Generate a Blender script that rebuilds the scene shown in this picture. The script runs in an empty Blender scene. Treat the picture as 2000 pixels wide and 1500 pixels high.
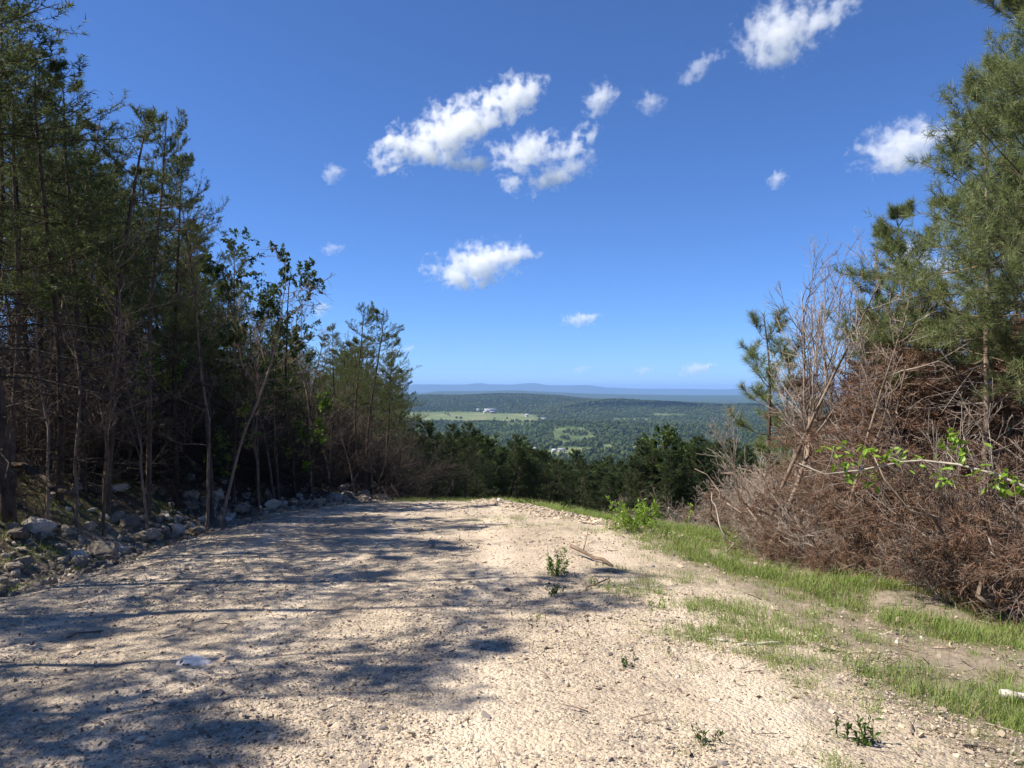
import bpy, bmesh, math
import numpy as np
from mathutils import Vector, Matrix, Euler

sc = bpy.context.scene
PI = math.pi

# ------------------------------------------------------------------ camera, sky, sun, exposure
cam = bpy.data.cameras.new('camera')
cam_ob = bpy.data.objects.new('camera', cam)
sc.collection.objects.link(cam_ob)
cam_ob.location = (0, 0, 1.65)
cam_ob.rotation_euler = (math.radians(90) + math.atan(15 / 1500), 0, 0)
cam.sensor_width = 36
cam.lens = 27
cam.clip_start = 0.05
cam.clip_end = 250000
sc.camera = cam_ob

SUN_EL, SUN_AZ = math.radians(52), math.radians(-95)      # azimuth from +Y (view direction), clockwise
world = bpy.data.worlds.new('World')
sc.world = world
world.use_nodes = True
wn = world.node_tree
sky = wn.nodes.new('ShaderNodeTexSky')
sky.sky_type = 'NISHITA'
sky.sun_disc = False
sky.sun_elevation = SUN_EL
sky.sun_rotation = SUN_AZ
sky.altitude = 3000
sky.air_density = 1.0
sky.dust_density = 0.0
sky.ozone_density = 10.0
tint = wn.nodes.new('ShaderNodeVectorMath')
tint.operation = 'MULTIPLY'
tint.inputs[1].default_value = (0.90, 1.03, 1.2)
wn.links.new(sky.outputs[0], tint.inputs[0])
wn.links.new(tint.outputs[0], wn.nodes['Background'].inputs[0])
wn.nodes['Background'].inputs[1].default_value = 0.076

sun = bpy.data.lights.new('sun', 'SUN')
sun.energy = 5.0
sun.angle = math.radians(0.53)
sun.color = (1.0, 0.93, 0.82)
sun_ob = bpy.data.objects.new('sun', sun)
sc.collection.objects.link(sun_ob)
SUN_DIR = Vector((math.sin(SUN_AZ) * math.cos(SUN_EL), math.cos(SUN_AZ) * math.cos(SUN_EL), math.sin(SUN_EL)))
sun_ob.rotation_euler = SUN_DIR.to_track_quat('Z', 'Y').to_euler()

sc.view_settings.view_transform = 'Standard'
sc.view_settings.look = 'None'
sc.view_settings.gamma = 1.0
sc.view_settings.exposure = 0.9
sc.view_settings.use_curve_mapping = False
cy = sc.cycles
cy.use_denoising = True
cy.max_bounces = 14
cy.use_adaptive_sampling = True
cy.adaptive_threshold = 0.025
cy.diffuse_bounces = 2
cy.glossy_bounces = 2
cy.transmission_bounces = 2
cy.volume_bounces = 14
cy.transparent_max_bounces = 8
cy.volume_max_steps = 256
cy.caustics_reflective = False
cy.caustics_refractive = False
cy.sample_clamp_indirect = 6

# ------------------------------------------------------------------ helpers
def hash2(ix, iy, seed):
    h = (ix.astype(np.int64) * 374761393 + iy.astype(np.int64) * 668265263 + seed * 1442695041) & 0xFFFFFFFF
    h = ((h ^ (h >> 13)) * 1274126177) & 0xFFFFFFFF
    h = h ^ (h >> 16)
    return (h & 0xFFFFFF) / float(0xFFFFFF)

def vnoise(x, y, seed=0):
    x = np.asarray(x, float); y = np.asarray(y, float)
    ix = np.floor(x); iy = np.floor(y)
    fx = x - ix; fy = y - iy
    fx = fx * fx * (3 - 2 * fx); fy = fy * fy * (3 - 2 * fy)
    a = hash2(ix, iy, seed); b = hash2(ix + 1, iy, seed)
    c = hash2(ix, iy + 1, seed); d = hash2(ix + 1, iy + 1, seed)
    return (a + (b - a) * fx) * (1 - fy) + (c + (d - c) * fx) * fy - 0.5

def fbm(x, y, seed=0, octv=4):
    t = 0; amp = 1.0
    for i in range(octv):
        t = t + amp * vnoise(x * 2 ** i, y * 2 ** i, seed + i * 17)
        amp *= 0.5
    return t

def sstep(a, b, x):
    t = np.clip((np.asarray(x, float) - a) / (b - a), 0, 1)
    return t * t * (3 - 2 * t)

def softplus(t):
    return np.logaddexp(0, t)

def norm(v):
    return v / np.maximum(np.linalg.norm(v, axis=-1, keepdims=True), 1e-9)

def mesh_from(name, verts, faces, mat=None, smooth=False, mat_idx=None):
    """faces: (N,3) or (N,4) int array, or a list of such arrays"""
    me = bpy.data.meshes.new(name)
    verts = np.asarray(verts, np.float32)
    fl = faces if isinstance(faces, list) else [faces]
    fl = [np.asarray(f, np.int32) for f in fl if len(f)]
    me.vertices.add(len(verts))
    me.vertices.foreach_set('co', verts.ravel())
    loops = np.concatenate([f.ravel() for f in fl])
    tot = np.concatenate([np.full(len(f), f.shape[1], np.int32) for f in fl])
    start = np.concatenate([[0], np.cumsum(tot)[:-1]]).astype(np.int32)
    me.loops.add(len(loops))
    me.loops.foreach_set('vertex_index', loops)
    me.polygons.add(len(tot))
    me.polygons.foreach_set('loop_start', start)
    me.polygons.foreach_set('loop_total', tot)
    if smooth:
        me.polygons.foreach_set('use_smooth', np.ones(len(tot), bool))
    me.update(calc_edges=True)
    for m in (mat if isinstance(mat, (list, tuple)) else [mat]):
        if m is not None:
            me.materials.append(m)
    if mat_idx is not None:
        me.polygons.foreach_set('material_index', np.asarray(mat_idx, np.int32))
    return me

def link(name, data, parent=None, loc=None):
    o = bpy.data.objects.new(name, data)
    sc.collection.objects.link(o)
    if parent is not None:
        o.parent = parent
    if loc is not None:
        o.location = loc
    return o

def tag(o, label=None, cat=None, group=None, kind=None):
    if label: o['label'] = label
    if cat: o['category'] = cat
    if group: o['group'] = group
    if kind: o['kind'] = kind
    return o

class B:
    """collects tubes and triangles for one mesh"""
    def __init__(s):
        s.v = []; s.q = []; s.t = []; s.n = 0
    def tubes(s, P, R, k=4):
        """P (N,n,3) polylines, R (N,n) radii"""
        N, n, _ = P.shape
        if N == 0:
            return
        T = np.gradient(P, axis=1)
        T = norm(T)
        ref = np.where(np.abs(T[:, :1, 2:3]) > 0.8, np.array([[[1.0, 0, 0]]]), np.array([[[0, 0, 1.0]]]))
        U = norm(np.cross(T, np.broadcast_to(ref, T.shape)))
        W = np.cross(T, U)
        a = np.arange(k) * 2 * PI / k
        ring = P[:, :, None, :] + R[:, :, None, None] * (np.cos(a)[None, None, :, None] * U[:, :, None, :] + np.sin(a)[None, None, :, None] * W[:, :, None, :])
        idx = s.n + np.arange(N * n * k).reshape(N, n, k)
        A = idx[:, :-1, :]; Bq = np.roll(idx, -1, axis=2)[:, :-1, :]
        C = np.roll(idx, -1, axis=2)[:, 1:, :]; D = idx[:, 1:, :]
        s.q.append(np.stack([A, Bq, C, D], -1).reshape(-1, 4))
        if k == 4:
            s.q.append(idx[:, -1, :].reshape(-1, 4))
            s.q.append(idx[:, 0, ::-1].reshape(-1, 4))
        elif k == 3:
            s.t.append(idx[:, -1, :].reshape(-1, 3))
        else:
            for e in (idx[:, -1, :], idx[:, 0, ::-1]):
                s.t.append(np.stack([np.broadcast_to(e[:, :1], (N, k - 2)), e[:, 1:-1], e[:, 2:]], -1).reshape(-1, 3))
        s.v.append(ring.reshape(-1, 3)); s.n += N * n * k
    def tris(s, V):
        """V (N,3,3)"""
        N = len(V)
        s.v.append(V.reshape(-1, 3)); s.t.append(s.n + np.arange(N * 3).reshape(N, 3)); s.n += 3 * N
    def quads(s, V):
        N = len(V)
        s.v.append(V.reshape(-1, 3)); s.q.append(s.n + np.arange(N * 4).reshape(N, 4)); s.n += 4 * N
    def mesh(s, name, mat, smooth=False):
        f = []
        if s.q: f.append(np.concatenate(s.q))
        if s.t: f.append(np.concatenate(s.t))
        return mesh_from(name, np.concatenate(s.v), f, mat, smooth)

def rand_unit(rng, n):
    v = rng.normal(size=(n, 3))
    return norm(v)

def paths(rng, P0, D0, L, n, wob=0.15, up=0.0):
    """grow N polylines of n points from P0 along D0 with wobble and upward bias"""
    N = len(P0)
    P = np.zeros((N, n, 3)); P[:, 0] = P0
    d = norm(np.asarray(D0, float))
    st = (np.asarray(L, float) / (n - 1))[:, None]
    up = np.broadcast_to(np.asarray(up, float), (N,))
    for i in range(1, n):
        d = norm(d + rng.normal(size=(N, 3)) * wob + np.stack([0 * up, 0 * up, up], -1))
        P[:, i] = P[:, i - 1] + d * st
    return P

def kids(rng, P, L, per, s0, s1, ang, angsd, ratio, rsd=0.3, flat=0.0):
    """per children on each polyline: start points, directions, lengths and parent parameter"""
    N, n, _ = P.shape
    pi = np.repeat(np.arange(N), per)
    s = np.tile((np.arange(per) + 0.5) / per, N) + rng.uniform(-.5, .5, N * per) / per
    s = s0 + (s1 - s0) * np.clip(s, 0, 1)
    f = s * (n - 1); i = np.minimum(f.astype(int), n - 2); w = (f - i)[:, None]
    p = P[pi, i] * (1 - w) + P[pi, i + 1] * w
    t = norm(P[pi, i + 1] - P[pi, i])
    if flat > 0:                                            # children lie near the horizontal plane, alternating sides
        side = norm(np.cross(t, np.array([0, 0, 1.0])) + 1e-6)
        sg = np.where(np.arange(N * per) % 2 == 0, 1, -1)[:, None]
        perp = norm(side * sg + rng.normal(size=(N * per, 3)) * (1 - flat))
    else:
        perp = rand_unit(rng, N * per)
    perp = norm(perp - t * (perp * t).sum(-1, keepdims=True))
    a = (ang + rng.normal(size=N * per) * angsd)[:, None]
    d = t * np.cos(a) + perp * np.sin(a)
    ln = np.asarray(L)[pi] * ratio * (1.15 - 0.75 * s) * np.clip(1 + rng.normal(size=N * per) * rsd, .3, 2)
    return p, d, ln, s, pi

def along(rng, P, m, s0=0.0, s1=1.0):
    """m points on each polyline: positions (N*m,3), tangents"""
    N, n, _ = P.shape
    s = s0 + (s1 - s0) * rng.uniform(0, 1, (N, m))
    f = s * (n - 1); i = np.minimum(f.astype(int), n - 2); w = (f - i)[..., None]
    r = np.arange(N)[:, None]
    p = P[r, i] * (1 - w) + P[r, i + 1] * w
    t = norm(P[r, i + 1] - P[r, i])
    return p.reshape(-1, 3), t.reshape(-1, 3)

def needles(bb, rng, P, T, ln, w, ang=0.9, droop=0.0):
    """one thin triangle per needle (a fascicle)"""
    N = len(P)
    perp = rand_unit(rng, N)
    perp = norm(perp - T * (perp * T).sum(-1, keepdims=True))
    a = np.clip(ang + rng.normal(size=N) * .25, .1, 1.5)[:, None]
    d = T * np.cos(a) + perp * np.sin(a)
    d[:, 2] -= droop
    d = norm(d)
    side = norm(np.cross(d, rand_unit(rng, N)))
    l = (ln * rng.uniform(.7, 1.15, N))[:, None]
    bb.tris(np.stack([P - side * w / 2, P + side * w / 2, P + d * l], 1))

# ------------------------------------------------------------------ materials
class NT:
    def __init__(s, name):
        s.m = bpy.data.materials.new(name); s.m.use_nodes = True
        s.t = s.m.node_tree; s.t.nodes.clear()
        s.out = s.t.nodes.new('ShaderNodeOutputMaterial')
    def n(s, typ, props=None, **ins):
        nd = s.t.nodes.new('ShaderNode' + typ)
        for k, v in (props or {}).items():
            setattr(nd, k, v)
        for k, v in ins.items():
            key = int(k[1:]) if k[0] == 'i' and k[1:].isdigit() else k.replace('_', ' ')
            sk = nd.inputs[key]
            if isinstance(v, bpy.types.NodeSocket):
                s.t.links.new(v, sk)
            else:
                if isinstance(v, tuple) and len(v) == 3 and sk.type == 'RGBA':
                    v = (*v, 1)
                sk.default_value = v
        return nd
    def ramp(s, fac, stops, interp='LINEAR'):
        r = s.n('ValToRGB', Fac=fac)
        r.color_ramp.interpolation = interp
        el = r.color_ramp.elements
        while len(el) < len(stops): el.new(0.5)
        for e, (p, c) in zip(el, stops):
            e.position = p
            e.color = (*c, 1) if isinstance(c, tuple) else (c, c, c, 1)
        return r.outputs[0]
    def mix(s, a, b, f, mode='MIX'):
        m = s.n('Mix', {'data_type': 'RGBA', 'blend_type': mode})
        for i, v in ((0, f), (6, a), (7, b)):
            if isinstance(v, bpy.types.NodeSocket): s.t.links.new(v, m.inputs[i])
            else: m.inputs[i].default_value = (*v, 1) if isinstance(v, tuple) else v
        return m.outputs[2]
    def math(s, op, a, b=0.0, c=0.0):
        m = s.n('Math', {'operation': op})
        for i, v in enumerate((a, b, c)):
            if isinstance(v, bpy.types.NodeSocket): s.t.links.new(v, m.inputs[i])
            else: m.inputs[i].default_value = v
        return m.outputs[0]
    def noise(s, vec, scale, detail=4, rough=.55):
        return s.n('TexNoise', Vector=vec, Scale=scale, Detail=detail, Roughness=rough).outputs[0]
    def done(s, shader):
        s.t.links.new(shader, s.out.inputs[0]); return s.m

def foliage_mat(name, c1, c2, c3, trans=0.25, rough=.55):
    """leaf / needle colour that varies from piece to piece and from plant to plant"""
    k = NT(name)
    geo = k.n('NewGeometry'); oi = k.n('ObjectInfo')
    f = k.math('MULTIPLY_ADD', geo.outputs['Random Per Island'], .75, k.math('MULTIPLY', oi.outputs['Random'], .25))
    col = k.ramp(f, [(0, c1), (.5, c2), (1, c3)])
    p = k.n('BsdfPrincipled', Base_Color=col, Roughness=rough)
    p.inputs['Specular IOR Level'].default_value = .25
    tr = k.n('BsdfTranslucent', Color=k.mix(col, (1.0, 1.0, .4), .35, 'MULTIPLY'))
    return k.done(k.n('MixShader', Fac=trans, i1=p.outputs[0], i2=tr.outputs[0]).outputs[0])

def bark_mat(name, c1, c2, scale=6, rnd=.3):
    k = NT(name)
    tc = k.n('TexCoord'); oi = k.n('ObjectInfo')
    mp = k.n('Mapping', Vector=tc.outputs['Object'], Scale=(1, 1, .25))
    nz = k.noise(mp.outputs[0], scale, 6, .65)
    f = k.math('ADD', k.math('MULTIPLY', oi.outputs['Random'], rnd), k.math('SUBTRACT', nz, rnd / 2))
    col = k.ramp(f, [(.3, c1), (.7, c2)])
    bp = k.n('Bump', Strength=.5, Distance=.02, Height=nz)
    p = k.n('BsdfPrincipled', Base_Color=col, Roughness=.9, Normal=bp.outputs[0])
    p.inputs['Specular IOR Level'].default_value = .1
    return k.done(p.outputs[0])

def rock_mat(name, stops, scale=9, bump=.4):
    k = NT(name)
    tc = k.n('TexCoord'); oi = k.n('ObjectInfo')
    nz = k.noise(tc.outputs['Object'], scale, 6, .6)
    col = k.ramp(oi.outputs['Random'], stops)
    col = k.mix(col, k.ramp(nz, [(.3, .45), (.7, 1.25)]), .8, 'MULTIPLY')
    bp = k.n('Bump', Strength=bump, Distance=.03, Height=nz)
    p = k.n('BsdfPrincipled', Base_Color=col, Roughness=.92, Normal=bp.outputs[0])
    p.inputs['Specular IOR Level'].default_value = .15
    return k.done(p.outputs[0])

MAT = {}
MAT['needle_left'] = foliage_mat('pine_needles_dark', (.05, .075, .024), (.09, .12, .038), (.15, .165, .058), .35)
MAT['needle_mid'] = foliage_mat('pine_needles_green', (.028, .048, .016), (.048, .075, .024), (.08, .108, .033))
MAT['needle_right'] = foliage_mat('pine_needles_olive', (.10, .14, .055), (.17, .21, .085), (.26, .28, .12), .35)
MAT['needle_brown'] = foliage_mat('dead_needles_brown', (.10, .056, .037), (.175, .10, .065), (.27, .165, .105), .15)
MAT['leaf'] = foliage_mat('broad_leaves', (.04, .07, .015), (.065, .105, .022), (.10, .14, .03), .3)
MAT['leaf_bright'] = foliage_mat('bright_leaves', (.10, .20, .02), (.17, .29, .03), (.28, .38, .05), .35, .4)
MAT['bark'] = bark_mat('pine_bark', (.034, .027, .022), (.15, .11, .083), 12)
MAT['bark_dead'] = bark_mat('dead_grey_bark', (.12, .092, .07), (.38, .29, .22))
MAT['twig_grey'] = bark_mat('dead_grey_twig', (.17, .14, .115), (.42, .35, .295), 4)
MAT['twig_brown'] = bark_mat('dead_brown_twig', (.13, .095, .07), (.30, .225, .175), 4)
MAT['twig_dark'] = bark_mat('shade_darkened_dead_twig', (.024, .02, .017), (.095, .078, .064), 4)  # dead twig colour darkened to paint in the shade low in the wood
MAT['bark_right'] = bark_mat('paler_pine_bark', (.09, .07, .052), (.27, .2, .155), 14)  # lighter bark tone, for slim right pines and left dead trees
MAT['wood_pale'] = bark_mat('bleached_wood', (.32, .28, .23), (.6, .54, .46))
MAT['rock'] = rock_mat('rubble_rock', [(0, (.15, .125, .10)), (.4, (.26, .225, .18)), (.75, (.36, .295, .225)), (1, (.56, .49, .40))])
MAT['rock_pale'] = rock_mat('pale_rock', [(0, (.5, .46, .40)), (1, (.66, .6, .53))])
MAT['pebble'] = rock_mat('gravel_stone', [(0, (.13, .12, .125)), (.10, (.25, .22, .205)), (.2, (.34, .275, .20)), (.6, (.52, .425, .31)), (.88, (.63, .535, .41)), (1, (.41, .30, .22))], 30, .2)
MAT['grass'] = foliage_mat('grass_blades', (.11, .18, .035), (.19, .27, .06), (.34, .35, .13), .35)
MAT['straw'] = foliage_mat('dry_straw', (.22, .17, .09), (.32, .26, .15), (.42, .36, .22), .2)

# ------------------------------------------------------------------ terrain
def px_interp(a, pts):
    x = [(p[0] - 1000) / 1500 for p in pts]
    return np.interp(a, x, [p[1] for p in pts])

def field_mask(x, y):
    """open fields and clearings of the far valley, 0..1"""
    d = np.hypot(x, y); a = x / np.maximum(y, 1)
    n = 1.4 * fbm(x / 260, y / 260, 91, 3)
    f = sstep(2650, 2850, d + 420 * n) * (1 - sstep(3520, 3600, d + 260 * n + 2600 * np.clip(a + .02, 0, .2)))
    f = f * (1 - sstep(.03, .05, a + .03 * n))
    hed = np.abs(fbm(x / 420 + 3, y / 420, 33, 2)) < .045
    f = f * np.where(hed & (d > 3150), 0, 1)
    c = np.maximum(np.exp(-(((a - .062) / .03) ** 2 + ((d - 1480) / 90) ** 2)), np.exp(-(((a - .172) / .03) ** 2 + ((d - 1640) / 80) ** 2)))
    c = np.maximum(c, np.exp(-(((a - .35) / .02) ** 2 + ((d - 2050) / 80) ** 2)))
    c = np.maximum(c, .9 * np.exp(-(((a + .03) / .02) ** 2 + ((d - 1900) / 60) ** 2)))
    c = np.maximum(c, .43 * (vnoise(x / 170 + 7, y / 330, 97) > .28) * (d > 1100) * (d < 3600) * (a > -.06))
    c = np.maximum(c, .9 * np.exp(-(((a - .155) / .025) ** 2 + ((d - 3150) / 50) ** 2)))
    return np.clip(np.maximum(f, sstep(.4, .6, c + .3 * n + .25 * vnoise(x / 45, y / 90, 98))), 0, 1)

def valley(x, y):
    d = np.hypot(x, y); a = np.where(y > 1, x / np.maximum(y, 1), np.sign(x) * 3)
    z = -118 + 9 * fbm(x / 700, y / 700, 5, 3)
    z = z + 27 * sstep(2600, 3800, d) * (1 - .5 * sstep(.02, .12, a))
    A = px_interp(a, [(600, 74), (800, 86), (1000, 88), (1080, 84), (1200, 68), (1300, 54), (1420, 44), (1700, 60)]) - 27
    z = z + (A + 6 + 22 * fbm(x / 620, y / 620, 8, 3)) * np.exp(-((d - 5000) / 950) ** 2)
    z = z + (42 + 40 * fbm(x / 520, y / 520, 12, 3)) * np.exp(-((d - 3900) / 380) ** 2) * sstep(.03, .12, a)
    z = z + (22 + 26 * fbm(x / 400, y / 400, 19, 3)) * np.exp(-((d - 2300) / 260) ** 2) * sstep(-.2, -.02, a)
    C = px_interp(a, [(500, 776), (790, 776), (850, 768.5), (930, 767), (1000, 765.8), (1060, 767.5), (1150, 770.5), (1280, 772.5), (1400, 774), (1700, 772)])
    z = z + (1.65 - (C - 765) / 1500 * 12000 + 120) * np.exp(-((d - 12000) / 1300) ** 2)
    D = 765 + 1.18 * (-765 + px_interp(a, [(500, 757), (770, 763), (796, 759), (806, 754.6), (850, 754), (905, 754.2), (925, 752.2), (938, 751.6), (955, 754), (1000, 754.2), (1035, 752), (1048, 752.6), (1070, 755.6), (1100, 755.4), (1140, 754.2), (1160, 755.6), (1185, 759), (1250, 760.6), (1330, 760.8), (1400, 762), (1700, 759)]))
    z = z + (1.65 - (D - 765) / 1500 * 27000 + 120 + 14 * fbm(x / 900, y / 900, 3, 3)) * np.exp(-((d - 27000) / 2500) ** 2)
    return z

def left_edge(y):
    return np.interp(y, [-30, 6, 9, 14, 17, 19.5, 22, 26, 40], [-6.3, -6.1, -5.9, -6.0, -5.8, -5.1, -4.0, -3.4, -3.0])

def near_h(x, y):
    r = np.where(y > 0, -0.062 * y - 0.20 * 2.5 * softplus((y - 24.5) / 2.5), 0.062 * 60 * (1 - np.exp(np.minimum(y, 0) / 60)))
    
    e = left_edge(y)
    bh = np.interp(y, [-20, 10, 18, 23, 30, 45], [1.1, 1.0, .75, .45, .3, .1])
    t = np.clip((e - x) / 2.2, 0, 1)
    r = r + bh * (t * t * (3 - 2 * t)) + 0.05 * np.clip(e - 2.2 - x, 0, 20) + .28 * np.clip(e - 4.5 - x, 0, 14) * (1 - sstep(40, 70, y))
    r = r - 0.16 * np.exp(-((x - e - .15) / .45) ** 2) * (y < 17)          # shallow ditch at the foot of the bank
    r = r - 0.085 * np.clip(x - 1.2, 0, 5) * sstep(-5, 8, y) - .11 * np.clip(x + .3, 0, 4) * sstep(14, 21, y)
    r = r + 0.10 * np.exp(-((x - (2.4 - (y - 14.5) * .43)) / .35) ** 2) * sstep(13, 15, y) * (1 - sstep(21, 23, y))   # low rubble windrow
    return r

def rough(x, y):
    e = left_edge(y)
    off = np.maximum(sstep(0, 1.5, e - x), sstep(2.0, 4.0, x))
    s = (0.05 * vnoise(x / 1.6, y / 1.6, 1) + 0.035 * vnoise(x / .5, y / .5, 2) + .018 * vnoise(x / .17, y / .17, 4))
    return s * (1 + 2.2 * off) * np.exp(-np.hypot(x, y) / 120)

def ground_h(x, y):
    x = np.asarray(x, float); y = np.asarray(y, float)
    r = near_h(x, y) + rough(x, y)
    v = valley(x, y)
    return v + 6 * softplus((r - v) / 6)

def gz(x, y):
    return float(ground_h(np.array([x]), np.array([y]))[0])

def right_edge(y):
    return np.interp(y, [-30, 3, 6, 9, 13, 18, 24, 40], [2.6, 2.7, 2.8, 2.7, 2.6, 2.0, .9, .6])

def road_in(x, y):
    """signed distance into the gravel road (metres, ragged)"""
    n = .35 * fbm(x / .9, y / .9, 41, 4) + .5 * fbm(x / 3, y / 3, 44, 2)
    d = np.minimum(np.minimum(x - left_edge(y) + .15, right_edge(y) - x), 27 - y)
    return d + n * 1.0

def edge_x(y): return np.interp(y, [3, 6, 8.3, 10, 12, 14.5, 17, 22], [7.4, 6.6, 5.6, 5.05, 4.55, 4.05, 4.9, 7.0])

def grass_amount(x, y):
    n = fbm(x / 1.1, y / 1.1, 61, 4) + .55 * fbm(x / .4, y / .4, 63, 3)
    g = 1.0 * sstep(2.0, 2.9, x + .9 * n) * (1 - .65 * sstep(4.6, 6.2, x + n))
    nearp = (1 - sstep(5.0, 7.0, y)) * sstep(1.2, 2.3, x + 1.3 * n) * sstep(-.25, .25, n)     # broken clumps at the near right
    thick = sstep(-.25, .2, n + .15)
    u = edge_x(y) - x
    band = (1 - sstep(np.interp(y, [5, 8, 12, 20], [.9, 1.5, 1.8, 2.2]), np.interp(y, [5, 8, 12, 20], [1.6, 2.3, 2.6, 3.0]), u + .7 * n)) * (1 - .7 * sstep(.2, 1.5, -u))
    g = band * (.3 + .7 * thick)
    g = np.maximum(g, (.16 + .42 * sstep(-.2, .35, n)) * sstep(.9, 2.4, x + 1.1 * n) * (y < 16))
    g = np.maximum(g, nearp * .7)
    g = np.maximum(g, .4 * sstep(.9, 2.4, x + 1.3 * n) * (1 - sstep(5.5, 7.5, y)) * sstep(-.4, .1, n))
    g = np.maximum(g, .08 * sstep(.3, 1.4, x + 1.2 * n) * (y < 14))
    g = np.maximum(g, .4 * (x < left_edge(y) + .1) * (y < 16) * thick)
    g = np.maximum(g, .75 * np.exp(-(((x - .2 - (y - 15) * -.05) / 1.0) ** 2 + ((y - 15.6) / 1.5) ** 2)) * sstep(-.2, .2, n))
    wl = x - (2.9 - (y - 14.5) * .43)
    g = np.maximum(g, .95 * sstep(.0, .5, wl + .5 * n) * (y > 13.5) * (x < 5))
    g = np.maximum(g, .8 * sstep(22, 24, y + n) * (x > -4.5))
    g = np.maximum(g, .10 * sstep(.1, .4, n) * (x < -3.5) * (x > left_edge(y)))
    return g * (road_in(x, y) < 30)

# --- ground sheet out to the horizon
def ground_mat():
    k = NT('ground_soil_and_fields')
    tc = k.n('TexCoord'); P = tc.outputs['Object']
    zone = k.n('Attribute', {'attribute_name': 'zone'})
    sep = k.n('SeparateColor', Color=zone.outputs['Color'])
    n1 = k.noise(P, 1.4, 8, .65); n2 = k.noise(P, 14, 5, .6); nb = k.noise(P, .012, 5, .6); nf = k.noise(P, .0035, 6, .65)
    floor = k.mix(k.ramp(n2, [(.3, (.05, .038, .028)), (.7, (.12, .09, .065))]), (.17, .14, .10), k.ramp(n1, [(.5, 0.), (.7, .6)]))
    grav = k.mix(k.ramp(n2, [(.3, (.26, .21, .155)), (.7, (.45, .365, .275))]), (.28, .24, .19), k.ramp(n1, [(.45, 0.), (.7, .7)]))
    turf = k.mix(k.ramp(n2, [(.3, (.10, .10, .045)), (.7, (.21, .18, .10))]), (.09, .12, .035), k.ramp(n1, [(.4, 0.), (.6, .6)]))
    fld = k.mix(k.ramp(nb, [(.35, (.10, .135, .05)), (.55, (.15, .17, .07)), (.7, (.21, .195, .11))]), (.08, .115, .04), k.ramp(nf, [(.45, 0.), (.6, .7)]))
    wood = k.mix(k.ramp(k.noise(P, .03, 8, .75), [(.3, (.016, .03, .012)), (.7, (.05, .075, .025))]), (.05, .08, .02), k.ramp(nf, [(.4, 0.), (.65, .5)]))
    far = k.mix(wood, fld, sep.outputs[2])
    c = k.mix(floor, turf, sep.outputs[1])
    c = k.mix(c, grav, sep.outputs[0])
    c = k.mix(c, far, zone.outputs['Alpha'])
    bp = k.n('Bump', Strength=.7, Distance=.05, Height=k.noise(P, 22, 6, .7))
    p = k.n('BsdfPrincipled', Base_Color=c, Roughness=.95, Normal=bp.outputs[0])
    p.inputs['Specular IOR Level'].default_value = .05
    return k.done(p.outputs[0])

def build_ground():
    ang = np.concatenate([np.arange(-180, -48, 4.0), np.arange(-48, -20, .5), np.arange(-20, 24, .13), np.arange(24, 48, .5), np.arange(48, 180, 4.0)])
    ang = np.radians(ang)
    rad = [0.25]
    while rad[-1] < 45000:
        rad.append(rad[-1] * (1.026 if 4 < rad[-1] < 60 or rad[-1] > 1000 else 1.05))
    rad = np.array(rad)
    A, R = np.meshgrid(ang, rad)
    x = (R * np.sin(A)).ravel(); y = (R * np.cos(A)).ravel()
    z = ground_h(x, y)
    ri = road_in(x, y)
    z = z - .07 * sstep(.15, .7, ri) * (y > -8)
    na, nr = len(ang), len(rad)
    idx = np.arange(na * nr).reshape(nr, na)
    nx = np.roll(idx, -1, axis=1)
    q = np.stack([idx[:-1], nx[:-1], nx[1:], idx[1:]], -1).reshape(-1, 4)[:, ::-1]
    v = np.stack([x, y, z], -1)
    c0 = len(v)
    v = np.concatenate([v, [[0, 0, gz(0, 0) - .07]]])
    t = np.stack([idx[0], np.roll(idx[0], -1), np.full(na, c0)], -1)
    me = mesh_from('ground', v, [q, t], ground_mat(), True)
    zc = np.zeros((len(v), 4), np.float32)
    xx, yy = v[:, 0], v[:, 1]; d = np.hypot(xx, yy)
    zc[:, 0] = np.maximum(sstep(-.7, .2, road_in(xx, yy)), .75 * (xx > 1.5) * (xx < 5.2) * (yy < 16)) * (d < 60)
    zc[:, 1] = np.clip(grass_amount(xx, yy) * 1.1, 0, 1) * (d < 80)
    zc[:, 2] = field_mask(xx, yy)
    zc[:, 3] = sstep(60, 140, d)
    at = me.attributes.new('zone', 'FLOAT_COLOR', 'POINT')
    at.data.foreach_set('color', zc.ravel())
    tag(link('ground', me), kind='structure')

build_ground()

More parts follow.
